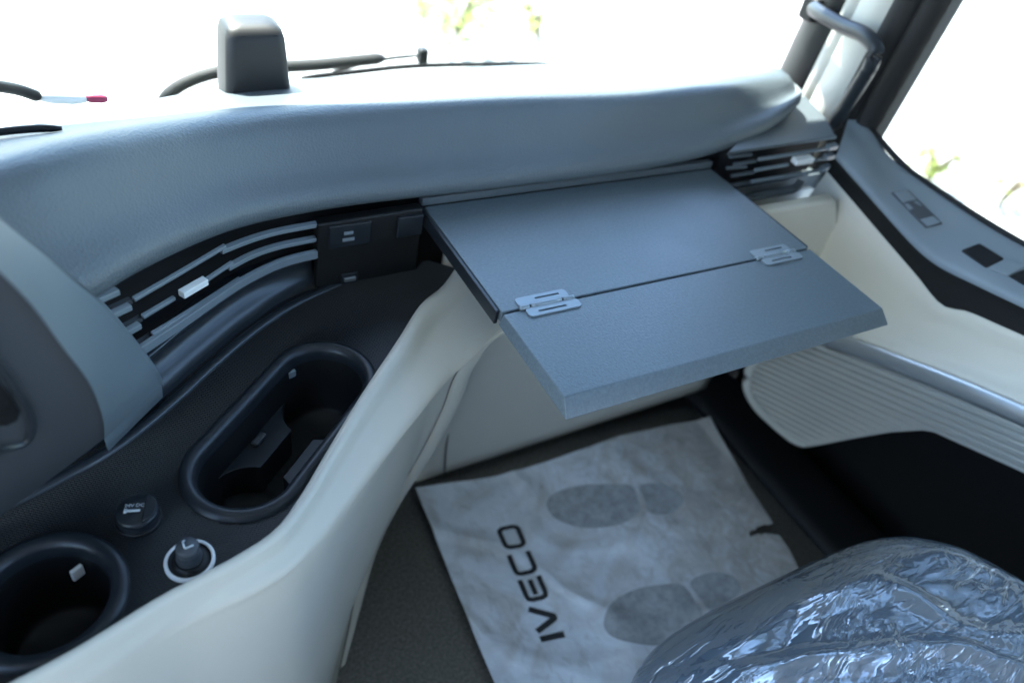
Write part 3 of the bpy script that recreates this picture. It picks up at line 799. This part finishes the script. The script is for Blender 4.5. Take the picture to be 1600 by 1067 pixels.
for hp, hq in (((844, 461), (859, 480)), ((1203, 391), (1218, 401))):
    a = onz(*hp, 0.0016); b = onz(*hq, 0.0016)
    hg = fill('hinge', [(a[0]-0.030, -0.1925), (a[0]+0.030, -0.1925), (a[0]+0.030, -0.1890), (a[0]-0.030, -0.1890)], [], -0.002, M['void'], tb)
    plate((a[0], -0.1825, 0.0018), 0.058, 0.0125, (0.006, 0.0010, 0.028, 0.0026), hg, 'hinge_plate')
    plate((a[0]+0.004, -0.1990, 0.0018), 0.060, 0.0125, (-0.002, -0.001, 0.032, 0.0026), hg, 'hinge_plate')
    for x0, w_ in ((0.000, 0.034), (-0.025, 0.010), (0.026, 0.012)):
        tube('knuckle', [(a[0]+x0-w_/2, -0.1907, 0.0012), (a[0]+x0+w_/2, -0.1907, 0.0012)], 0.0026, M['hinge'], hg, n=5, seg=12, sharp=True, ends=False)

# ------------------------------------------------------------------ things on top of the dash
sb0 = [ony(356, 138, 0.15), ony(455, 132, 0.15)]
sx0, sx1, sz0 = sb0[0][0], sb0[1][0], 0.070
stp = ony(400, 36, 0.172)[2]
rowsx = []
for z, ins, dy in ((sz0-0.03, -0.002, 0), (sz0, -0.001, 0), (sz0+0.03, 0.001, 0.001), (stp-0.012, 0.003, 0.002), (stp-0.004, 0.005, 0.006), (stp, 0.011, 0.014), (stp+0.0005, 0.02, 0.022)):
    a0, a1, b0, b1 = sx0+ins, sx1-ins, 0.15+dy, 0.205-dy*0.6
    loop = []
    r_ = 0.010
    for cx, cy, t0 in ((a1-r_, b1-r_, 0), (a0+r_, b1-r_, 90), (a0+r_, b0+r_, 180), (a1-r_, b0+r_, 270)):
        for k in range(6):
            t = math.radians(t0+90*k/5); loop.append((cx+r_*math.cos(t), cy+r_*math.sin(t), z))
    rowsx.append(loop)
V, Fc = grid_vf(rowsx, False, True); Fc.append(tuple(range((len(rowsx)-1)*24, len(rowsx)*24)))
sbx = thing('sensor_box', 'black rounded box standing on the dashboard top against the windscreen', 'sensor', (sx0+0.03, 0.175, sz0-0.03))
mk('housing', V, Fc, M['housing'], sbx)
for x in (0.020, 0.052):
    obox('clip_mark', (sx0+x, 0.1565, stp-0.0075), (1, 0, 0), (0, 1, 0.6), (0, -0.6, 1), (0.006, 0.004, 0.003), M['black'], sbx, bevel=0.0005)

cbl = thing('cable', 'black ridged cable ending in a white and red plug on the dash top', 'cable', tuple(ony(40, 150, 0.10)))
tube('lead', [ony(-60, 128, 0.06), ony(-10, 134, 0.08), ony(30, 141, 0.10), ony(62, 152, 0.11)], 0.0052, M['black'], cbl, n=40)
tube('plug_body', [ony(60, 152, 0.11), ony(135, 155, 0.11)], 0.0055, M['white'], cbl, n=8)
tube('plug_tip', [ony(133, 154, 0.11), ony(168, 155, 0.11)], 0.0040, M['red'], cbl, n=8)
pen = tube('pen', [ony(-90, 216, 0.0), ony(30, 203, 0.0), ony(60, 201, 0.0), ony(97, 201, 0.0)], 0.0032, M['black'], None, n=16, sharp=True)
tag(pen, 'thin black pen lying on the bright dash top at the left', 'pen')

# ------------------------------------------------------------------ windscreen, wiper
ws = thing('windscreen', 'tall clear windscreen pane behind the dashboard', 'windscreen', (-0.4, 0.42, 0.0))
mk('pane', [(-1.45, 0.40, -0.16), (0.70, 0.33, -0.16), (0.72, 0.24, 1.02), (-1.45, 0.31, 1.02)], [(0, 1, 2, 3)], M['glass'], ws, smooth=False, solid=0.005)
cowl = [[ony(x, y+60, 0.36) for x, y in ((-500, 330), (250, 195), (500, 150), (900, 125), (1240, 120))],
        [ony(x, y, 0.37) for x, y in ((-500, 330), (250, 195), (500, 150), (900, 125), (1240, 120))]]
loft('dash_edge_seal', cowl, M['black'], ws, nv=30, solid=0.01)
wp = thing('wiper', 'black windscreen wiper parked outside beyond the sensor box', 'wiper', tuple(ony(450, 110, 0.52)))
tube('arm', [ony(250, 158, 0.50), ony(285, 132, 0.50), ony(340, 113, 0.50), ony(420, 106, 0.50), ony(500, 101, 0.50), ony(560, 95, 0.50), ony(600, 91, 0.50)], 0.011, M['rubber'], wp, n=50, ry=0.009)
tube('blade', [ony(470, 122, 0.52), ony(560, 112, 0.52), ony(640, 104, 0.52), ony(740, 101, 0.52), ony(860, 100, 0.52)], 0.0045, M['rubber'], wp, n=30)
tube('link_rod', [ony(520, 112, 0.51), ony(600, 93, 0.51), ony(655, 87, 0.51)], 0.003, M['black'], wp, n=14)
obox('pivot_cap', ony(660, 87, 0.51), (1, 0, 0), (0, 1, 0), (0, 0, 1), (0.016, 0.02, 0.026), M['black'], wp, bevel=0.004)

# ------------------------------------------------------------------ pillar with grab handle
pl = thing('windscreen_pillar', 'pale upright pillar with black seals between windscreen and door window', 'pillar', (0.70, 0.09, -0.10))
def upright(name, plan, m, z0=-0.10, z1=1.02, lean=(0.02, -0.05), n=20):
    rows_ = []
    for t in np.linspace(0, 1, n):
        rows_.append([(p[0]+lean[0]*t, p[1]+lean[1]*t, z0+(z1-z0)*t) for p in plan])
    V, Fc = grid_vf(rows_)
    return mk(name, V, Fc, m, pl, solid=0.006)
upright('front_seal', crom([(0.755, 0.215), (0.715, 0.195), (0.690, 0.165), (0.682, 0.135), (0.690, 0.118)], 16), M['black'])
upright('cover', crom([(0.690, 0.120), (0.684, 0.108), (0.690, 0.098), (0.680, 0.085), (0.676, 0.060), (0.684, 0.042)], 20), M['beige2'])
upright('door_seal', crom([(0.688, 0.046), (0.678, 0.036), (0.682, 0.022), (0.694, 0.014), (0.690, 0.004), (0.700, -0.006), (0.730, -0.010)], 20), M['rubber'])
tube('grab_handle', [onx(1268, 12, 0.672), onx(1283, 22, 0.655), onx(1320, 42, 0.640), onx(1352, 56, 0.632), onx(1368, 76, 0.630), onx(1362, 100, 0.632), onx(1345, 130, 0.640), onx(1322, 165, 0.650), onx(1300, 200, 0.662)], 0.0105, M['gloss'], pl, n=60, seg=18)
obox('handle_foot', onx(1268, 14, 0.680), (1, 0, 0), (0, 1, 0), (0, 0, 1), (0.02, 0.03, 0.035), M['black'], pl, bevel=0.006)

# ------------------------------------------------------------------ passenger door
dr = thing('passenger_door', 'closed passenger door with grey sill, window switches and ribbed beige lower panel', 'door', (0.68, -0.4, FLOOR))
XI, XO = 0.622, 0.700
inner_px = [(1308, 240), (1345, 281), (1400, 343), (1440, 385), (1470, 408), (1530, 438), (1600, 471), (1700, 520), (1850, 595)]
outer_px = [(1330, 172), (1356, 200), (1390, 246), (1447, 290), (1500, 326), (1548, 357), (1600, 387), (1700, 440), (1850, 520)]
def run_back(pts): return pts+[pts[-1]+np.array([0, -0.25, 0.004]), pts[-1]+np.array([0, -0.75, 0.006])]      # the door goes on to the rear
I_ = crom(run_back([onx(x, y, XI) for x, y in inner_px]), 100); O_ = crom(run_back([onx(x, y, XO) for x, y in outer_px]), 100)
rws = []
dn = np.array([0, 0, -1.0])
for t, bz in ((0.0, -0.008), (0.0, -0.003), (0.03, -0.0005), (0.10, 0.001), (0.35, 0.0015), (0.65, 0.001), (0.92, 0.003), (0.97, 0.0025), (1.0, 0.0), (1.02, -0.012)):
    rws.append([I_[k]*(1-t)+O_[k]*t+np.array([0, 0, bz]) for k in range(100)])
SILL = loft('sill_panel', rws, M['sill'], dr, nu=40)
blk_px = [(1292, 268), (1330, 312), (1379, 369), (1430, 428), (1474, 478), (1510, 486), (1555, 505), (1600, 525), (1700, 572), (1850, 640)]
K_ = crom(run_back([onx(x, y, 0.634) for x, y in blk_px]), 100)
loft('black_band', [[p+np.array([0.004, 0, -0.006]) for p in I_], [0.5*(a+b)+np.array([0.004, 0, 0]) for a, b in zip(I_, K_)], K_], M['black'], dr, nu=14)
sil_px = [(1130, 470), (1200, 492), (1280, 514), (1330, 530), (1400, 556), (1470, 583), (1535, 608), (1600, 636), (1700, 680), (1850, 745)]
Sv = crom(run_back([onx(x, y, 0.612) for x, y in sil_px]), 100)
mid = []
for k in range(100):
    b = K_[k]; s_ = Sv[k]; mid.append([b+np.array([0.002, 0, 0.002]), b*0.93+s_*0.07+np.array([0.002, 0, 0]), b*0.6+s_*0.4+np.array([0.012, 0, 0]), b*0.25+s_*0.75+np.array([0.012, 0, 0]), b*0.06+s_*0.94+np.array([0.0, 0, 0.0]), s_])
loft('upper_card', [crom(r_, 24) for r_ in mid], M['beige'], dr)
tube('silver_strip', [p+np.array([-0.003, 0, -0.010]) for p in Sv[::6]], 0.006, M['chrome'], dr, n=100, ry=0.0135, seg=16)
XR = 0.655
top_px = [(1180, 560), (1200, 546), (1260, 535), (1330, 548), (1400, 575), (1470, 602), (1535, 628), (1600, 656), (1720, 708)]
bot_px = [(1850, 860), (1720, 790), (1600, 738), (1550, 713), (1500, 689), (1470, 678), (1440, 673), (1390, 676), (1330, 686), (1290, 694), (1262, 699), (1230, 682), (1205, 662), (1180, 637), (1166, 608), (1168, 580)]
outl = [onx(x, y, XR) for x, y in top_px]+[onx(1850, 765, XR)]+[onx(1850, 765, XR)+np.array([0, -0.75, 0.006]), onx(1850, 860, XR)+np.array([0, -0.75, 0.006])]+[onx(x, y, XR) for x, y in bot_px]
rib_panel = prism('ribbed_panel', outl, (0.012, 0, 0), M['beige2'], dr, bevel=0.003, bseg=3)
poly = [(p[1], p[2]) for p in outl]
d0 = np.array(poly[7])-np.array(poly[3]); d0 /= np.linalg.norm(d0); nr = np.array([-d0[1], d0[0]])
offs = [np.array(p)@nr for p in poly]
omin, omax = min(offs), max(offs)
step = 0.0108
ref = np.array(poly[3])@nr
sgn = 1 if (omax-ref) > (ref-omin) else -1
nribs = 0
for k in range(1, 40):
    o_ = ref+sgn*step*k
    if not (omin+0.004 < o_ < omax-0.004): continue
    hits = []
    for i in range(len(poly)):
        a, b = np.array(poly[i]), np.array(poly[(i+1) % len(poly)])
        sa, sb = a@nr-o_, b@nr-o_
        if sa*sb < 0: hits.append((a+(b-a)*sa/(sa-sb))@d0)
    hits.sort()
    for h0, h1 in zip(hits[::2], hits[1::2]):
        if h1-h0 < 0.03: continue
        pts = [nr*o_+d0*(h0+0.012), nr*o_+d0*(h1-0.012)]
        tube('rib', [(XR-0.0002, p[0], p[1]) for p in pts], 0.0055, M['beige2'], rib_panel, n=8, seg=10, ry=0.0036, sharp=True)
        nribs += 1
edge_px = [(1195, 546), (1172, 575), (1168, 606), (1182, 633), (1207, 658), (1237, 683), (1260, 695)]
tube('panel_lip', [onx(x, y, XR-0.002) for x, y in edge_px], 0.0085, M['beige2'], dr, n=30)
low_door = slab('lower_card', 0.80, 0.83, -1.9, 0.0615, -1.3, -0.11, M['rubber'])
leak_cap = slab('added_leak_cap', 0.672, 0.829, -1.9, 0.0612, -0.108, -0.09, M['rubber'])  # added unseen slab, stops sun leaking in behind the ribbed panel
sun_block = slab('added_sun_block', 0.657, 0.829, 0.092, 0.112, -0.30, 0.02, M['rubber'])  # added unseen slab, shuts the slot where sun reached the sill
sun_block.parent = dr; sun_block.location = -Vector((0.68, -0.4, FLOOR))
leak_cap.parent = dr; leak_cap.location = -Vector((0.68, -0.4, FLOOR))
low_door.parent = dr; low_door.location = -Vector((0.68, -0.4, FLOOR))
# switches let into the sill panel
_sb = BVHTree.FromPolygons([v.co for v in SILL.data.vertices], [tuple(p.vertices) for p in SILL.data.polygons])
def sill_pt(x, y, lift=0.0):
    v = Vector(ray(x, y)).normalized()
    hit = _sb.ray_cast(Vector(CAM), v)
    if hit[0] is None: return CAM+np.array(v)*0.95, np.array([0, 0, 1.0])
    n = hit[1] if hit[1].z > 0 else -hit[1]
    return np.array(hit[0]+n*lift), np.array(n)
def sill_plate(name, quad, lift, th, m, bevel=0.0008):
    pts = [sill_pt(*q, lift-0.0012)[0] for q in quad]; n = sill_pt(*quad[0])[1]
    return prism(name, pts, -n*th, m, dr, bevel=bevel)
sill_plate('switch_frame', [(1392, 302), (1418, 297), (1473, 350), (1447, 357)], 0.0028, 0.006, M['bezel'], 0.001)
sill_plate('switch', [(1396, 303), (1416, 299), (1431, 314), (1410, 319)], 0.0045, 0.006, M['sill'])
sill_plate('switch', [(1412, 321), (1432, 316), (1441, 325), (1420, 330)], 0.0040, 0.006, M['sill'])
sill_plate('switch_recess', [(1421, 331), (1442, 326), (1455, 338), (1434, 343)], 0.0034, 0.006, M['void'])
sill_plate('switch', [(1437, 345), (1457, 340), (1469, 350), (1449, 356)], 0.0045, 0.006, M['sill'])
sill_plate('pull_recess', [(1500, 392), (1530, 380), (1570, 405), (1541, 420)], 0.0032, 0.008, M['void'], 0.003)
sill_plate('pull_recess', [(1575, 432), (1604, 420), (1650, 445), (1622, 460)], 0.0032, 0.008, M['void'], 0.003)
sill_plate('pull_bridge', [(1545, 421), (1574, 406), (1602, 419), (1574, 433)], 0.0046, 0.008, M['sill'], 0.002)
# belt seal and window pane
tube('window_seal', [p+np.array([0.006, 0, 0.001]) for p in O_[::5]], 0.0045, M['rubber'], dr, n=100)
pv = [p+np.array([0.010, 0, -0.005]) for p in O_]
loft('window_pane', [pv, [np.array([p[0]+0.02, p[1], 1.02]) for p in pv]], M['glass'], dr, solid=0.004)

sw_floor = slab('step_well', 0.74, 0.83, -1.9, 0.062, -0.98, -0.94, M['rubber'])
tag(sw_floor, 'black step well below the door', kind='structure')
# ------------------------------------------------------------------ door sill step of the cab body
sl = thing('door_sill', 'black plastic sill beside the paper mat below the door', 'sill', (0.66, -0.4, FLOOR))
sec = [(0.628, FLOOR-0.03), (0.630, FLOOR+0.008), (0.634, FLOOR+0.014), (0.660, FLOOR+0.020), (0.715, FLOOR+0.027), (0.738, FLOOR+0.026), (0.748, FLOOR+0.014), (0.752, FLOOR-0.02), (0.755, FLOOR-0.40)]
sec = crom([np.array(p) for p in sec], 40)
loft('sill_cover', [[(p[0]+0.0, y, p[1]) for p in sec] for y in np.linspace(0.055, -1.6, 20)], M['black'], sl)

# ------------------------------------------------------------------ paper mat
def mat_h(x, y):
    v = Vector((x*7, y*7, 0.3)); h = 0.0030*noise.noise(v)+0.0016*noise.noise(v*3.1)
    h += 0.0022*max(0, noise.noise(Vector((x*11+y*6, y*5-x*3, 2.0))))
    h += 0.0045*(0.25-abs(noise.noise(Vector((x*9+1, y*9, 5.0)))))+0.003*max(0, 0.12-abs(noise.noise(Vector((x*5+4, y*6+x*3, 9.0)))))*8
    h += 0.35*max(0.0, x-0.600)                    # curls up against the sill
    h += 0.020*max(0.0, (y+0.03)/0.05)**2*max(0, math.sin((x-0.05)*7))*0.6
    return FLOOR+0.0085+h
mc = [onz(648, 767, FLOOR), onz(1106, 662, FLOOR), onz(1245, 892, FLOOR), onz(768, 1067, FLOOR)]
fL, fR = mc[0][:2], mc[1][:2]
dL = (mc[3][:2]-fL); dL = dL/abs(dL[1])*0.62
dR = (mc[2][:2]-fR); dR = dR/abs(dR[1])*0.60
NU, NV = 210, 210
def mat_xy(u, v):
    a = fL+dL*v; b = fR+dR*v
    p = a+(b-a)*u
    p = p+np.array([0, 0.010*math.sin(u*math.pi)*(1-v)*0-0.012*math.sin(u*6.0)*(1-v)**4])
    return p
mt = thing('paper_floor_mat', 'crumpled white paper mat with two grey shoe prints on the footwell floor', 'floor mat', (0.33, -0.2, FLOOR))
V = []; Fc = []
nt0 = onz(1162, 838, FLOOR); 
def in_notch(p):
    q = proj((p[0], p[1], FLOOR))
    return 1168 < q[0] < 1260 and abs(q[1]-(838-6*math.sin((q[0]-1168)/22)))*1.0 < 4.5+0.12*max(0, q[0]-1175)
for j in range(NV+1):
    for i in range(NU+1):
        p = mat_xy(i/NU, j/NV); V.append((p[0], p[1], mat_h(*p)))
for j in range(NV):
    for i in range(NU):
        c = mat_xy((i+.5)/NU, (j+.5)/NV)
        if in_notch(c): continue
        a = j*(NU+1)+i; Fc.append((a, a+1, a+NU+2, a+NU+1))
mk('sheet', V, Fc, M['paper'], mt)
# shoe prints
def zoompx(pts): return [(500+x/2, 600+y/2) for x, y in pts]
def decal(name, px, m):
    out = crom([onz(x, y, FLOOR+0.007)[:2] for x, y in px], 60, True)
    c = out.mean(0)
    V = []; Fc = []
    R_ = 10
    for k in range(R_+1):
        for p in out:
            q = c+(p-c)*k/R_; V.append((q[0], q[1], mat_h(*q)+0.0010))
    n = len(out)
    for k in range(R_):
        for i in range(n): Fc.append((k*n+i, k*n+(i+1) % n, (k+1)*n+(i+1) % n, (k+1)*n+i))
    return mk(name, V, Fc, m, mt, fix=False)
decal('sole_print', zoompx([(708, 380), (728, 345), (800, 322), (900, 317), (972, 325), (990, 360), (994, 405), (940, 440), (860, 452), (780, 440), (728, 415)]), M['sole'])
decal('heel_print', zoompx([(996, 325), (1065, 316), (1122, 340), (1134, 372), (1085, 408), (1026, 405), (1012, 365)]), M['sole'])
decal('sole_print', zoompx([(884, 745), (908, 690), (975, 646), (1060, 630), (1132, 632), (1170, 680), (1192, 722), (1140, 795), (1040, 820), (940, 808), (895, 780)]), M['sole'])
decal('heel_print', zoompx([(1156, 622), (1222, 590), (1290, 605), (1314, 640), (1275, 682), (1216, 712), (1186, 672)]), M['sole'])
# lettering
B0, B1 = onz(883, 996, FLOOR+0.007)[:2], onz(810, 818, FLOOR+0.007)[:2]
C0, C1 = onz(846, 1003, FLOOR+0.007)[:2], onz(773, 826, FLOOR+0.007)[:2]
def lxy(u, v):      # u 0..1 along the word, v 0..1 letter height
    return (B0*(1-v)+C0*v)*(1-u)+(B1*(1-v)+C1*v)*u
LW = np.linalg.norm(B1-B0); LH = np.linalg.norm(C0-B0)
def stroke(ch, lines, w=0.22):
    V = []; Fc = []
    for ln in lines:
        P = np.array([(u*LW, v*LH) for u, v in ln], float)
        P = resample(P, max(6, int(12*len(ln))))
        hw = w*LH/2
        tg = np.gradient(P, axis=0); tg /= np.linalg.norm(tg, axis=1)[:, None]
        nn = np.stack([-tg[:, 1], tg[:, 0]], 1)
        b = len(V)
        for p, q in zip(P, nn):
            for s in (-1, 1):
                e = p+q*hw*s; x, y = lxy(e[0]/LW, e[1]/LH); V.append((x, y, mat_h(x, y)+0.0012))
        for i in range(len(P)-1): Fc.append((b+2*i, b+2*i+1, b+2*i+3, b+2*i+2))
    o = mk('letter', V, Fc, M['ink'], mt, smooth=False, fix=False)
def rrect(u0, u1, v0, v1, ru=0.035, rv=0.25, closed=True):
    pts = []
    for cu, cv_, a0 in ((u1-ru, v1-rv, 0), (u0+ru, v1-rv, 90), (u0+ru, v0+rv, 180), (u1-ru, v0+rv, 270)):
        for k in range(5):
            a = math.radians(a0+90*k/4); pts.append((cu+ru*math.cos(a), cv_+rv*math.sin(a)))
    return pts+[pts[0], pts[1]]
h_ = 0.11
stroke('I', [[(0.022, 0), (0.022, 1)]], 0.26)
stroke('V', [[(0.085, 1.0), (0.155, 0.12), (0.172, 0.12), (0.262, 1.0)]], 0.24)
stroke('E', [[(0.505, 1-h_), (0.36, 1-h_), (0.335, 0.85), (0.325, 0.70), (0.325, 0.30), (0.335, 0.15), (0.36, h_), (0.505, h_)], [(0.36, 0.5), (0.49, 0.5)]], 0.20)
stroke('C', [[(0.735, 1-h_), (0.59, 1-h_), (0.565, 0.85), (0.555, 0.70), (0.555, 0.30), (0.565, 0.15), (0.59, h_), (0.735, h_)]], 0.20)
stroke('O', [rrect(0.795, 0.985, h_, 1-h_)], 0.20)

# ------------------------------------------------------------------ seat under plastic film
st_ = thing('passenger_seat', 'dark passenger seat cushion wrapped in crinkled clear plastic film', 'seat', (0.2, -0.75, FLOOR))
SC = np.array([0.205, -0.79]); HX, HY = 0.245, 0.325
ZS = -0.125
FOLD = crom([onz(x, y, ZS+0.01)[:2] for x, y in ((1130, 1085), (1210, 1035), (1330, 1020), (1420, 1012), (1500, 1012), (1570, 1042), (1660, 1100))], 60)
FOLD2 = crom([onz(x, y, ZS+0.01)[:2] for x, y in ((1290, 915), (1400, 900), (1480, 955), (1560, 990), (1660, 1000))], 40)
def fold(x, y, path, h, w):
    d = np.min((path[:, 0]-x)**2+(path[:, 1]-y)**2)
    return h*math.exp(-d/(w*w))
def seat_surface(name, grow, wr, m, na=240, nr=90):
    prof = []
    for t in np.linspace(0, 1, nr):
        if t < 0.62: s = t/0.62*0.80; z = 0.012*(1-(t/0.62)**2)
        elif t < 0.84:
            a = (t-0.62)/0.22*math.pi/2; s = 0.80+0.20*math.sin(a); z = -0.055*(1-math.cos(a))
        else: s = 1.0-0.06*((t-0.84)/0.16); z = -0.055-0.17*((t-0.84)/0.16)
        prof.append((s, z))
    V = []
    for s, z in prof:
        for k in range(na):
            th = 2*math.pi*k/na; c, n_ = math.cos(th), math.sin(th); e = 0.45
            x = SC[0]+(HX+grow)*s*math.copysign(abs(c)**e, c); y = SC[1]+(HY+grow)*s*math.copysign(abs(n_)**e, n_)
            # the front edge bows: the cushion is rounder at its outer corner
            zz = ZS+z+grow-0.10*max(0.0, y+0.72)
            if wr:
                a_ = abs(noise.noise(Vector((x*3.5+y*1.5, y*15-x*5, 0.7))))
                b_ = abs(noise.noise(Vector((x*9-y*4, y*30+x*9, 3.1))))
                c_ = noise.noise(Vector((x*14, y*14, zz*14)))
                e_ = min(1.0, max(0.12, (0.97-s)/0.12))
                zz += wr*e_*(1.7*a_+0.60*b_+0.20*c_)+e_*(fold(x, y, FOLD, 0.013, 0.011)+fold(x, y, FOLD2, 0.006, 0.012))
                rr = wr*e_*(0.5*noise.noise(Vector((x*7, y*7, zz*9)))+0.15*c_)
                x += (x-SC[0])*rr*3; y += (y-SC[1])*rr*3
            V.append((x, y, zz))
    Fc = []
    for i in range(nr-1):
        for k in range(na): Fc.append((i*na+k, i*na+(k+1) % na, (i+1)*na+(k+1) % na, (i+1)*na+k))
    return mk(name, V, Fc, m, st_)
seat_surface('cushion', 0.0, 0, M['fabric'], 120, 50)
seat_surface('plastic_cover', 0.006, 0.009, M['film'], 420, 150)
obox('seat_base', (SC[0], SC[1]-0.03, (ZS-0.2+FLOOR)/2), (1, 0, 0), (0, 1, 0), (0, 0, 1), (0.34, 0.42, abs(FLOOR-(ZS-0.2))), M['black'], st_, bevel=0.01)

# ------------------------------------------------------------------ shrubs outside
def shrub(name, label, c, r, h, n, m, seed, group):
    rnd = random.Random(seed)
    t = thing(name, label, 'shrub', (c[0], c[1], YARD), group)
    V = []; Fc = []
    for k in range(n):
        a = rnd.uniform(0, 2*math.pi); rr = r*rnd.random()**0.5; z = YARD+0.05+h*rnd.random()**0.8*(1-0.5*(rr/r)**2)
        clump = 0.6+0.4*noise.noise(Vector((math.cos(a)*2, math.sin(a)*2, z*2+seed)))
        p = Vector((c[0]+rr*math.cos(a)*clump, c[1]+rr*math.sin(a)*clump, z))
        s = rnd.uniform(0.03, 0.06)
        u_ = Vector((rnd.uniform(-1, 1), rnd.uniform(-1, 1), rnd.uniform(-0.6, 1))).normalized(); w = u_.cross(Vector((rnd.uniform(-1, 1), rnd.uniform(-1, 1), rnd.uniform(-1, 1)))).normalized()
        b = len(V); V += [p-u_*s, p+w*s*0.45, p+u_*s, p-w*s*0.45]; Fc.append((b, b+1, b+2, b+3))
    mk('foliage', V, Fc, m, t, smooth=False, fix=False)
    for k in range(4):
        a = rnd.uniform(0, 6.28); tube('stem', [(c[0], c[1], YARD-0.02), (c[0]+0.1*r*math.cos(a), c[1]+0.1*r*math.sin(a), YARD+h*0.35), (c[0]+0.4*r*math.cos(a), c[1]+0.4*r*math.sin(a), YARD+h*0.8)], 0.018, M['bark'], t, n=10, seg=6)
GS = 'shrubs in the yard'
for k, (px, py, r, h, n, m, lb) in enumerate(((715, 55, 0.75, 0.55, 420, 'leaf', 'pale green shrub in the yard seen through the middle of the windscreen'),
        (655, 5, 0.6, 0.6, 260, 'leaf2', 'yellowish shrub at the top of the windscreen view above the wiper end'),
        (840, 60, 0.5, 0.35, 130, 'leaf2', 'low sparse yellow shrub in the windscreen view right of the wiper'),
        (1448, 285, 0.28, 0.34, 90, 'leaf', 'small green shrub seen through the door window'),
        (1560, 320, 0.30, 0.34, 45, 'leaf2', 'dry sparse shrub at the right edge of the door window view'))):
    c = onz(px, py, YARD)
    shrub('shrub', lb, c, r, h, n, M[m], 10+k, GS)
